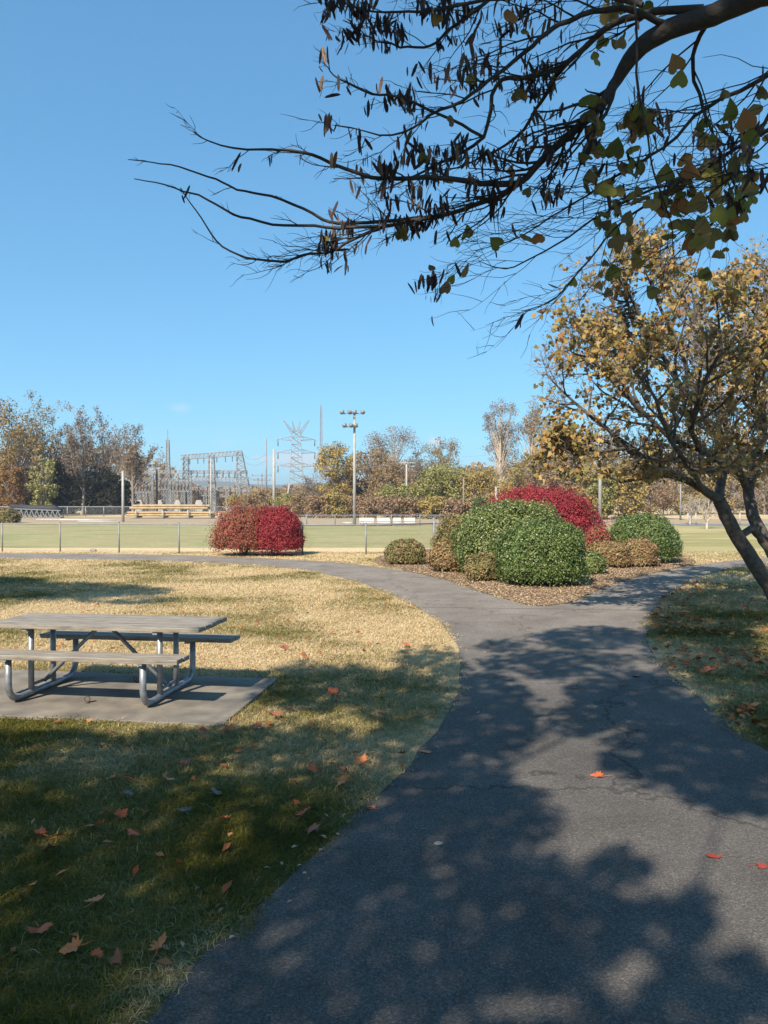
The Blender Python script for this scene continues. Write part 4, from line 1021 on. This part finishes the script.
# ------------------------------------------------------------------ RIGHT TREE (redbud-like, leaning, in frame)
def pw(px, py, D): return Vector((at(px,D), D, zz(py,D)))
def right_tree():
    rs = np.random.RandomState(9); rng = random.Random(9)
    t = thing('leaning_tree', 'leaning multi stemmed tree with tan autumn leaves right of the path', 'tree', (0,0,0))
    bx, by = at(784,13.6), 13.6
    t.location = (bx, by, 0); O = Vector((bx,by,0))
    limbs = [ # polylines by survey, with radii
     ([pw(784,608,13.6),pw(770,585,13.6),pw(752,560,13.55),pw(738,538,13.5),pw(726,515,13.4),pw(719,500,13.3)], [.21,.17,.155,.145,.14,.13]),
     ([pw(719,500,13.3),pw(703,489,13.1),pw(686,480,12.9),pw(668,474,12.6),pw(650,462,12.3),pw(628,448,12.0),pw(600,440,11.8),pw(575,425,11.7)], [.10,.085,.075,.065,.055,.045,.035,.02]),
     ([pw(719,500,13.3),pw(722,478,13.6),pw(726,450,13.8),pw(722,415,14.0),pw(715,380,14.2),pw(700,335,14.3),pw(690,290,14.4)], [.10,.09,.08,.07,.06,.045,.02]),
     ([pw(738,538,13.5),pw(752,528,13.8),pw(768,545,14.0)], [.08,.08,.09]),
     ([pw(790,585,13.9),pw(778,560,14.0),pw(765,540,14.0),pw(752,515,14.1),pw(748,490,14.2),pw(757,460,14.4),pw(765,420,14.6),pw(770,370,14.8),pw(765,310,15.0),pw(760,260,15)], [.17,.15,.14,.13,.12,.10,.09,.075,.05,.02]),
     ([pw(748,490,14.2),pw(738,470,14.0),pw(722,462,13.6),pw(700,450,13.2),pw(672,440,12.8),pw(645,415,12.5),pw(620,390,12.3),pw(590,360,12.2),pw(570,352,12.1)], [.085,.08,.07,.06,.05,.045,.035,.025,.012]),
     ([pw(726,450,13.8),pw(700,410,13.5),pw(672,375,13.2),pw(648,335,13.0),pw(625,290,12.8),pw(605,262,12.7)], [.075,.06,.05,.04,.03,.012]),
     ([pw(700,410,13.5),pw(680,350,13.6),pw(655,300,13.7),pw(640,262,13.8)], [.05,.04,.03,.012]),
     ([pw(715,380,14.2),pw(690,320,14.6),pw(665,275,14.8),pw(650,248,14.8)], [.05,.04,.025,.012]),
     ([pw(672,375,13.2),pw(640,350,13.0),pw(618,318,12.9),pw(602,285,12.9)], [.04,.03,.02,.01]),
     ([pw(722,415,14.0),pw(740,370,14.6),pw(745,320,15.2),pw(730,270,15.4)], [.06,.05,.035,.015]),
     ([pw(765,420,14.6),pw(800,380,14.2),pw(840,340,14.0),pw(870,290,14.0)], [.08,.07,.05,.02]),
     ([pw(757,460,14.4),pw(800,440,15),pw(860,410,15.5),pw(910,380,16)], [.08,.07,.05,.02]),
     ([pw(703,489,13.1),pw(690,470,12.2),pw(670,440,11.4),pw(655,400,11.0),pw(640,370,10.8)], [.06,.05,.04,.03,.012]),
     ([pw(700,450,13.2),pw(690,430,12.2),pw(700,390,11.4),pw(720,350,11.0),pw(715,300,10.9)], [.06,.05,.04,.03,.012]),
     ([pw(765,420,14.6),pw(755,390,13.2),pw(760,340,12.2),pw(775,290,11.8)], [.07,.055,.04,.015]),
     ([pw(650,462,12.3),pw(615,436,12.1),pw(585,412,12.0),pw(562,392,11.9),pw(545,374,11.8)], [.05,.04,.03,.02,.01]),
     ([pw(645,415,12.5),pw(612,372,12.6),pw(592,340,12.7),pw(582,318,12.8)], [.04,.03,.02,.01]),
     ([pw(628,448,12.0),pw(600,452,11.6),pw(575,455,11.4),pw(556,446,11.3)], [.035,.028,.02,.01]),
     ([pw(668,474,12.6),pw(645,478,12.3),pw(620,482,12.0),pw(596,470,12.0)], [.045,.035,.025,.012]),
    ]
    P = dict(levels=4, n=[6,5,4,3], wander=[.1,.24,.30,.3], up=[0,.07,.05,.02], taper=[.7,.78,.75,.6], kids=[11,7,6,0], start=[.3,.12,.1,0], angle=[0,50,48,0], ratio=[.42,.62,.55,0], rmin=.0045)
    P['angle'] = [52,50,46,0]
    out = []; sub = []
    for i, (pl, rad) in enumerate(limbs):
        pl = [p-O for p in pl]; out.append((pl, rad, 0))
        if i not in (0,3):
            L = sum((a-b).length for a, b in zip(pl, pl[1:]))
            P['kids'][0] = max(7, int(L*3.8)); children(rng, pl, rad, 0, max(2.5, L*.8), P, sub, .2)
    sub = [q_ for q_ in sub if min(p.z for p in q_[0]) > 2.25 or q_[0][0].x > .9]
    # each limb smoothed
    mb = MB()
    for pl, rad, lv in out:
        q = []; qr = []
        for k in range(len(pl)-1):
            for s in range(3):
                f = s/3; pp = pl[k].lerp(pl[k+1], f)+Vector((mnoise.noise(pl[k]*3+Vector((s,0,0)))*.03, mnoise.noise(pl[k]*3+Vector((0,s,0)))*.03, 0)); q.append(pp); qr.append(rad[k]*(1-f)+rad[k+1]*f)
        q.append(pl[-1]); qr.append(rad[-1]); mb.tube(q, [x_*.84 for x_ in qr], 12, cap=False)
    mb.build('trunk', M['bark'], t, True)
    link('branches', tubes_mesh('branches', sub, 9, 1), M['bark'], t)
    link('twigs', tubes_mesh('twigs', sub, 7, 9, 2), M['twig'], t)
    Pt = tip_points(sub, (2,3), rs, 2, .03); Pt = np.repeat(Pt, 2, axis=0)+rs.normal(size=(len(Pt)*2,3))*.045
    # leaves: thicker toward outside and low inner parts, thinner in the middle of the crown
    wz = Pt[:,2]; dx = Pt[:,0]
    nz = np.array([mnoise.noise(Vector(p)*.9) for p in Pt])
    keep = rs.rand(len(Pt)) < np.clip(.60+nz*1.5, .08, 1)*np.where(Pt[:,2] > 3.6, .66, .58)
    Pt = Pt[keep]; n = len(Pt); print('right tree leaves', n, 'branches', len(sub))
    nr = rs.normal(size=(n,3))*.7; nr[:,1] -= .5; nr[:,2] += .4
    tip = rs.normal(size=(n,3))*.4; tip[:,2] -= 1
    V, Fq, r = shaped_leaves(Pt, nr, tip, .076, HEART, rs)
    link('crown', mesh_arrays('crown', V, Fq, r), M['lf_gold'], t)
    return t
right_tree()

# ------------------------------------------------------------------ OVERHEAD TREE (trunk out of frame, right)
POD = [(0,.02),(.15,.075),(.5,.10),(.85,.07),(1.0,.0),(.85,-.07),(.5,-.10),(.15,-.075)]
def overhead_tree():
    rs = np.random.RandomState(19); rng = random.Random(19)
    O = Vector((3.9,1.4,0))
    t = thing('overhanging_tree', 'nearest tree with dark branches, heart leaves and hanging pods overhead', 'tree', O)
    d = 3.3
    A = lambda px, py, D=d: pw(px, py, D)-O
    trunk = [Vector((0,0,-.1)), Vector((-.08,.02,1.2)), Vector((-.15,.1,2.4)), Vector((-.3,.15,3.5)), Vector((-.5,.1,4.6)), Vector((-.7,-.1,5.8))]
    limbs = [
     ([Vector((-.3,.15,3.5)), Vector((-1.0,.6,4.05)), A(860,-35,2.75), A(800,-12,2.9), A(756,0,3.0), A(710,20,3.05), A(666,34,3.1), A(632,58,3.15), A(615,84,3.2), A(600,108,3.2), A(555,149,3.3), A(517,186,3.35), A(491,201,3.4), A(450,215,3.45), A(401,225,3.5), A(380,229,3.5), A(351,242,3.5), A(334,252,3.5), A(305,256,3.5), A(284,263,3.55)],
      [.12,.095,.075,.058,.044,.041,.039,.034,.023,.020,.0165,.0135,.0115,.0095,.008,.0075,.007,.006,.0055,.005]),
     ([A(284,263,3.55),A(247,259,3.55),A(217,242,3.5),A(197,212,3.5),A(182,190,3.5)], [.006,.005,.004,.003,.002]),
     ([A(380,228,3.5),A(326,229,3.45),A(284,227,3.4),A(242,219,3.4),A(209,202,3.4),A(176,190,3.4),A(136,181,3.4)], [.008,.007,.006,.0055,.0045,.0035,.002]),
     ([A(440,218,3.45),A(400,222,3.55),A(338,225,3.6),A(313,215,3.6),A(272,198,3.6),A(238,192,3.6),A(209,179,3.6),A(172,167,3.6),A(130,162,3.6)], [.011,.009,.008,.007,.006,.005,.0045,.0035,.002]),
     ([A(517,186,3.35),A(480,186,3.3),A(450,181,3.2),A(397,181,3.2),A(363,177,3.15),A(330,165,3.15),A(297,154,3.1),A(272,152,3.1),A(222,148,3.1),A(195,135,3.1)], [.015,.013,.011,.009,.008,.007,.006,.005,.0035,.002]),
     ([A(483,140,3.3),A(440,118,3.3),A(397,100,3.3),A(363,94,3.3),A(334,79,3.3),A(328,60,3.3)], [.009,.008,.007,.006,.004,.002]),
     ([A(560,73,3.3),A(525,81,3.3),A(495,90,3.4),A(483,140,3.3),A(440,165,3.4),A(410,180,3.4),A(370,196,3.4)], [.014,.013,.012,.010,.008,.006,.003]),
     ([A(700,14,3.05),A(655,16,3.1),A(612,28,3.2),A(585,50,3.25),A(560,73,3.3),A(540,105,3.5),A(515,140,3.6),A(470,165,3.7),A(420,178,3.7)], [.022,.020,.018,.016,.014,.011,.009,.006,.003]),
     ([A(666,30,3.1),A(619,13,3.0),A(568,26,3.0),A(538,43,3.0),A(505,72,3.0),A(470,98,3.0),A(430,118,3.0),A(392,138,3.0),A(335,128,3.0)], [.018,.015,.013,.012,.010,.009,.007,.005,.002]),
     ([A(640,10,2.9),A(580,-6,3.0),A(520,2,3.1),A(450,12,3.1),A(397,17,3.1),A(355,12,3.1),A(338,2,3.1)], [.014,.012,.010,.008,.006,.004,.002]),
     ([A(540,-30,3.3),A(500,-2,3.3),A(455,30,3.3),A(430,50,3.3),A(400,52,3.3),A(372,42,3.3),A(352,30,3.3)], [.014,.012,.009,.007,.006,.004,.002]),
     ([A(632,9,2.9),A(634,77,2.9),A(643,128,2.9),A(653,179,2.95),A(670,226,3.0),A(672,256,3.0)], [.006,.006,.005,.0045,.003,.002]),
     ([A(820,30,2.9),A(768,77,3.0),A(705,111,3.1),A(662,150,3.2),A(611,180,3.3),A(560,213,3.4),A(520,238,3.5),A(474,252,3.5)], [.016,.012,.010,.008,.007,.005,.004,.002]),
     ([A(850,90,2.8),A(790,120,2.9),A(735,150,3.0),A(690,180,3.1),A(640,210,3.2),A(611,232,3.3),A(581,269,3.35),A(555,299,3.4),A(521,312,3.4)], [.016,.012,.010,.008,.007,.006,.005,.004,.002]),
     ([A(690,180,3.1),A(640,196,3.3),A(590,222,3.5),A(545,252,3.6),A(505,270,3.6),A(478,262,3.6)], [.008,.007,.006,.005,.004,.002]),
     ([A(850,140,2.8),A(790,170,2.9),A(740,200,3.0),A(700,235,3.1),A(668,262,3.2)], [.014,.010,.008,.006,.002]),
     ([A(840,-40,2.6),A(800,40,2.7),A(770,110,2.8),A(735,170,2.9),A(700,205,3.0)], [.018,.012,.010,.007,.003]),
     ([A(710,20,3.05),A(690,60,3.2),A(700,110,3.3),A(720,160,3.4),A(735,215,3.4)], [.014,.011,.009,.006,.003]),
     ([A(756,0,3.0),A(700,-20,3.2),A(640,-30,3.4),A(560,-40,3.5),A(470,-30,3.6),A(400,-14,3.6)], [.02,.018,.015,.012,.008,.004]),
    ]
    mb = MB(); mb.tube(trunk, [.24,.20,.18,.15,.11,.07], 14, cap=False); mb.build('trunk', M['bark_dark'], t, True)
    mb = MB(); sub = []
    P = dict(levels=3, n=[6,6,4], wander=[.1,.24,.42], up=[0,.03,.0], taper=[.7,.72,.6], kids=[8,4,0], start=[.2,.15,0], angle=[38,38,0], ratio=[.42,.6,0], rmin=.0016, flat=.8, bias=Vector((-.10,.03,-.02)))
    podsP = []; leafP = []
    for i, (pl, rad) in enumerate(limbs):
        q = []; qr = []
        for k in range(len(pl)-1):
            for s in range(4):
                f = s/4; a, b = pl[k], pl[k+1]
                m0 = (pl[k+1]-pl[k-1])*.5 if k else b-a; m1 = (pl[k+2]-pl[k])*.5 if k+2 < len(pl) else b-a
                h = (2*f**3-3*f**2+1)*a+(f**3-2*f**2+f)*m0+(-2*f**3+3*f**2)*b+(f**3-f**2)*m1
                w = .012 if rad[k] < .02 else .006
                if s: h = h+Vector((mnoise.noise(h*9), mnoise.noise(h*9+Vector((5,0,0))), mnoise.noise(h*9+Vector((0,5,0)))))*w
                q.append(h); qr.append(rad[k]*(1-f)+rad[k+1]*f)
        q.append(pl[-1]); qr.append(rad[-1]); qr = [r_*(1 if i in (0,1,2,3,4) else .78) for r_ in qr]; mb.tube(q, qr, 12 if i == 0 else 7, cap=False)
        L = sum((a-b).length for a, b in zip(pl, pl[1:]))
        bare = i in (1,2,3)
        k = 10 if i == 0 else (5 if bare else 11)
        st = .42 if i == 0 else .12
        L0 = .42 if bare else (.5 if i in (4,5) else (1.05 if i < 12 else 1.35))
        P2 = dict(P); P2['kids'] = [max(3, int(L*(3.0 if bare else (9 if i < 12 else 13)))), 2 if bare else 5, 0]
        s0 = len(sub); children(rng, q, [max(.002, r*.8) for r in qr], 0, L0, P2, sub, st)
    mb.build('limbs', M['bark_dark'], t, True)
    link('twigs', tubes_mesh('twigs', sub, 5), M['bark_dark'], t)
    # where on a twig system
    def proj(p):
        w = p+O; return 384+w.x/w.y*F, HORIZ-(w.z-H)/w.y*F
    pods, lvs = [], []
    for pts, rad, lv in sub:
        for _ in range(5):
            f = rng.random()*(len(pts)-1); k = int(f); p = pts[k].lerp(pts[min(k+1,len(pts)-1)], f-k)
            u, v = proj(p)
            cl = mnoise.noise(p*4.2)                  # pods hang in clusters
            left = 1 if u < 560 else .22
            pr = (.62 if cl > .04 else .07)*left*(0.03 if u < 320 else 1)
            if v > 215 and u > 440: pr *= .03
            if v > 205 and u < 400: pr *= .4
            if rng.random() < pr: 
                for __ in range(rng.choice((1,2,3))): pods.append(p+Vector((rng.uniform(-.02,.02), rng.uniform(-.02,.02), rng.uniform(-.02,0))))
            pl_ = (.15 if mnoise.noise(p*3.1+Vector((9,0,0))) > 0 else .03)*(2.2 if u > 690 else (2.0 if v < 120 else 1.1)) if u > 585 else (.010 if u > 400 else .0012)
            if v > 285: pl_ *= .1
            if rng.random() < pl_: lvs.append(p)
    pods = np.array([tuple(p) for p in pods]); n = len(pods); print('pods', n, 'leaves', len(lvs), 'twigs', len(sub))
    pods[:,2] -= .03
    nr = rs.normal(size=(n,3)); nr[:,2] *= .15
    tip = rs.normal(size=(n,3))*.33; tip[:,2] = 1
    V, Fq, r = shaped_leaves(pods, nr, tip, .066, POD, rs, .1)
    link('seed_pods', mesh_arrays('seed_pods', V, Fq, r), M['pods'], t)
    lp = np.array([tuple(p) for p in lvs]); n = len(lp)
    nr = rs.normal(size=(n,3))*.6; nr[:,1] -= .9
    tip = rs.normal(size=(n,3))*.35; tip[:,2] += 1; lp[:,2] -= .06
    V, Fq, r = shaped_leaves(lp, nr, tip, .064, HEART, rs, .18)
    link('leaves', mesh_arrays('leaves', V, Fq, r), M['lf_over'], t)
    return t, O
OT, OTO = overhead_tree()

# ------------------------------------------------------------------ SHADE: crowns above and behind the camera
# shaded areas surveyed from the photograph (ground positions), each a weight
SH = [ # px, py, rx, ry, weight
 (120,860,260,95,.66),(60,960,220,80,.70),(300,790,120,70,.66),(250,750,170,22,.8),(330,690,75,28,.8),(430,670,40,22,.5),(400,700,70,30,.8),(420,745,60,35,.9),(380,860,110,60,1.0),(300,940,120,80,1.0),(330,880,80,60,1.0),(450,900,140,70,1.0),
 (30,745,90,14,.6),(90,770,160,20,.9),
 (480,720,60,50,.9),(430,830,130,60,.9),(350,960,180,90,1.0),(520,930,110,70,1.0),(230,960,100,60,.8),
 (590,640,60,14,.6),(520,650,40,12,.4),(560,665,90,16,.55),(640,700,70,30,.8),(700,745,90,50,1.0),(740,790,60,34,1.0),(590,720,50,18,.55),(655,765,60,20,.6),
 (700,640,60,40,1.0),(745,690,60,36,1.0),(720,612,75,18,.8),(670,930,50,30,.7),(720,990,70,40,.8),(620,870,40,22,.5),(640,1010,60,20,.8),(700,900,20,14,.5),
 (60,592,110,9,.85),(120,600,60,5,.5),(10,583,40,6,.9)]
def shade(px, py):
    v = np.zeros_like(px)
    for (cx, cy, rx, ry, w) in SH:
        d = ((px-cx)/rx)**2+((py-cy)/ry)**2
        v = np.maximum(v, w*np.clip(1.6-1.25*d, 0, 1))
    return v
def shade_trees():
    rs = np.random.RandomState(44)
    n = 340000
    X = rs.uniform(-13, 8, n); Y = rs.uniform(1.2, 19.5, n)
    py = HORIZ+H*F/Y; px = 384+X*F/Y
    w = np.where(py > 1050, .95, shade(px, np.minimum(py,1024))); w = np.where((py > 1024), np.maximum(w,.8), w)
    w = np.where((px < -20) & (py > 640), 0.8*(fbm(X,Y,.5) > .36), w)
    nn = fbm(X, Y, 1.5)*.7+fbm(X+3, Y+8, 5.)*.3
    dens = np.clip(w*1.5 + (nn-.5)*2.0 - .22, 0, 1); dens = np.where(w < .02, 0, dens)
    keep = rs.rand(n) < dens*.9
    X, Y = X[keep], Y[keep]; n = len(X)
    zlo = 1.45+.405*Y; zlo = np.maximum(zlo, 3.6)
    # height layers varying smoothly so that limbs can reach the foliage
    Zc = zlo + 1.0+ 3.0*vnoise(X+9, Y+4, .5) + rs.rand(n)*1.6
    PX = X-Zc*SUNSLOPE[0]; PY = Y-Zc*SUNSLOPE[1]
    P = np.stack([PX, PY, Zc], 1)
    # three trees share this foliage: overhanging tree, one behind left, one far left
    # never inside the photograph: |x|,z limits
    vis = (PY > .2) & (np.abs(PX/np.maximum(PY,.2))*F < 384+25) & ((Zc-H)/np.maximum(PY,.2)*F < 500+25)
    P = P[~vis]
    cents = np.array([[1.6,-.6],[-4.6,-2.2],[-12.6,7.8],[-1.4,-4.6]])
    di = ((P[:,None,:2]-cents[None])**2).sum(2); own = di.argmin(1)
    print('shade leaves', len(P), [int((own==k).sum()) for k in range(4)])
    info = [None, ('shade_tree','broad tree behind the camera on the left whose crown shades the lawn',(-4.9,-2.6)), ('shade_tree','tree out of frame on the left shading the lawn behind the table',(-13.2,7.4)), ('shade_tree','tall tree behind the camera beside the path',(-3.1,-6.2))]
    for k in range(4):
        Q = P[own == k]
        if len(Q) < 10: continue
        if k == 0: root, O = OT, OTO; base = OTO+Vector((-.5,.1,4.4)); nm = 'upper_crown'
        else:
            nm = 'crown'; O = Vector((*info[k][2],0)); root = thing(info[k][0], info[k][1], 'tree', O); base = O+Vector((.2,.1,2.4))
        # limbs: cluster centres joined to the trunk
        ci = rs.choice(len(Q), min(len(Q), 34), replace=False); cen = Q[ci]
        mb = MB()
        if k: mb.tube([Vector((0,0,-.1)), Vector((.05,0,1.2)), base-O, Vector((.3,.2,4.2)), Vector((.5,.2,6.0))], [.24,.20,.17,.12,.05], 12, cap=False)
        for c in cen:
            c = Vector(c); mid = base.lerp(c, .5)+Vector((rs.normal()*.35,rs.normal()*.35,.35)); L = (c-base).length
            mb.tube([base-O, base.lerp(mid,.55)-O+Vector((rs.normal()*.12,rs.normal()*.12,0)), mid-O, mid.lerp(c,.5)-O+Vector((rs.normal()*.15,rs.normal()*.15,0)), c-O], [.04,.032,.024,.015,.006], 6, cap=False)
        mb.build('upper_limbs' if k == 0 else 'trunk', M['bark_dark'], root, True)
        m = len(Q); nr = rs.normal(size=(m,3)); nr[:,2] += .5; 
        V, Fq, r = leaves(Q-np.array(O), nr, .115, rs, .8)
        link(nm, mesh_arrays(nm, V, Fq, r), M['lf_over'] if k in (0,) else M['lf_gold'], root)
shade_trees()

# ------------------------------------------------------------------ HAZE
hz, hnt, hout = newmat('haze_air'); pvn = hnt.nodes.new('ShaderNodeVolumePrincipled'); pvn.inputs['Color'].default_value = (.80,.90,1,1); pvn.inputs['Density'].default_value = .0005
pvn.inputs['Anisotropy'].default_value = .2; hnt.links.new(pvn.outputs[0], hout.inputs['Volume'])
ho = MB().box((0,1325,34), (3990,3550,74)).build('haze', hz)
tag(ho, 'thin pale blue air in front of the distant hills', 'haze', kind='stuff')
# ------------------------------------------------------------------ LIGHT, SKY, CAMERA
elev = math.atan(1/math.hypot(*SUNSLOPE)); saz = math.atan2(-SUNSLOPE[0], -SUNSLOPE[1])
W = bpy.data.worlds.new('World'); S.world = W; W.use_nodes = True; nt = W.node_tree; nt.nodes.clear(); L = nt.links.new
sky = nt.nodes.new('ShaderNodeTexSky'); sky.sky_type = 'NISHITA'; sky.sun_disc = False; sky.sun_elevation = elev; sky.sun_rotation = saz % (2*PI)
sky.air_density = .9; sky.dust_density = .0; sky.ozone_density = 3.0; sky.altitude = 300
SKYTINT = (.90,1.12,1.22)
mt = nt.nodes.new('ShaderNodeMix'); mt.data_type = 'RGBA'; mt.blend_type = 'MULTIPLY'; mt.inputs[0].default_value = 1; L(sky.outputs[0], mt.inputs[6]); mt.inputs[7].default_value = (*SKYTINT,1)
sepc = nt.nodes.new('ShaderNodeSeparateColor'); L(mt.outputs[2], sepc.inputs[0]); cmb = nt.nodes.new('ShaderNodeCombineColor')
KX = .085*2**.8
for ch, (A_, g_) in enumerate(((.53,.66),(.83,.60),(.985,.55))):
    p_ = nt.nodes.new('ShaderNodeMath'); p_.operation = 'POWER'; L(sepc.outputs[ch], p_.inputs[0]); p_.inputs[1].default_value = g_
    q_ = nt.nodes.new('ShaderNodeMath'); q_.operation = 'MULTIPLY'; L(p_.outputs[0], q_.inputs[0]); q_.inputs[1].default_value = A_*KX**g_/KX; L(q_.outputs[0], cmb.inputs[ch])
# a few small fair-weather clouds low over the horizon
tc = nt.nodes.new('ShaderNodeTexCoord'); nz = nt.nodes.new('ShaderNodeTexNoise'); nz.inputs['Scale'].default_value = 26; nz.inputs['Detail'].default_value = 5
mp = nt.nodes.new('ShaderNodeMapping'); mp.inputs['Scale'].default_value = (1,1,3.0); L(tc.outputs['Generated'], mp.inputs['Vector']); L(mp.outputs[0], nz.inputs['Vector'])
prev = cmb.outputs[0]
for px, py, rx, ry, a in ((180,408,10,5,.25),(224,442,14,4,.18),(300,460,40,9,.75),(434,442,9,7,.9)):
    dvec = Vector(((px-384)/F, 1, (HORIZ-py)/F)).normalized()
    sub = nt.nodes.new('ShaderNodeVectorMath'); sub.operation = 'SUBTRACT'; L(tc.outputs['Generated'], sub.inputs[0]); sub.inputs[1].default_value = dvec
    sc = nt.nodes.new('ShaderNodeVectorMath'); sc.operation = 'MULTIPLY'; L(sub.outputs[0], sc.inputs[0]); sc.inputs[1].default_value = (F/rx, F/rx, F/ry)
    ln = nt.nodes.new('ShaderNodeVectorMath'); ln.operation = 'LENGTH'; L(sc.outputs[0], ln.inputs[0])
    ma = nt.nodes.new('ShaderNodeMath'); ma.operation = 'MULTIPLY_ADD'; L(nz.outputs['Fac'], ma.inputs[0]); ma.inputs[1].default_value = -2.4; ma.inputs[2].default_value = 1.25
    ad = nt.nodes.new('ShaderNodeMath'); ad.operation = 'ADD'; L(ln.outputs['Value'], ad.inputs[0]); L(ma.outputs[0], ad.inputs[1])
    mr = nt.nodes.new('ShaderNodeMapRange'); mr.inputs['From Min'].default_value = .35; mr.inputs['From Max'].default_value = 1.1; mr.inputs['To Min'].default_value = a; mr.inputs['To Max'].default_value = 0; L(ad.outputs[0], mr.inputs['Value'])
    mx = nt.nodes.new('ShaderNodeMix'); mx.data_type = 'RGBA'; L(mr.outputs[0], mx.inputs[0]); L(prev, mx.inputs[6]); mx.inputs[7].default_value = (6.0,6.4,6.8,1); prev = mx.outputs[2]
bg = nt.nodes.new('ShaderNodeBackground'); bg.inputs['Strength'].default_value = .085; L(prev, bg.inputs[0])
wo = nt.nodes.new('ShaderNodeOutputWorld'); L(bg.outputs[0], wo.inputs[0])
sl = bpy.data.lights.new('sun', 'SUN'); sl.energy = 5.0; sl.angle = math.radians(.53); sl.color = (1,.90,.76)
so = bpy.data.objects.new('sun', sl); C.objects.link(so)
dv = Vector((SUNSLOPE[0], SUNSLOPE[1], -1)); so.rotation_euler = dv.to_track_quat('-Z','Y').to_euler(); so.location = (-20,-40,40)
cam = bpy.data.cameras.new('camera'); co = bpy.data.objects.new('camera', cam); C.objects.link(co); S.camera = co
cam.sensor_fit = 'VERTICAL'; cam.sensor_height = 36; cam.lens = F/1024*36; cam.clip_end = 8000; cam.clip_start = .05
co.location = (0,0,H); co.rotation_euler = (PI/2-PITCH, 0, 0)
S.view_settings.view_transform = 'Standard'; S.view_settings.look = 'None'; S.view_settings.gamma = 1; S.view_settings.exposure = .8
S.cycles.max_bounces = 6; S.cycles.transparent_max_bounces = 8
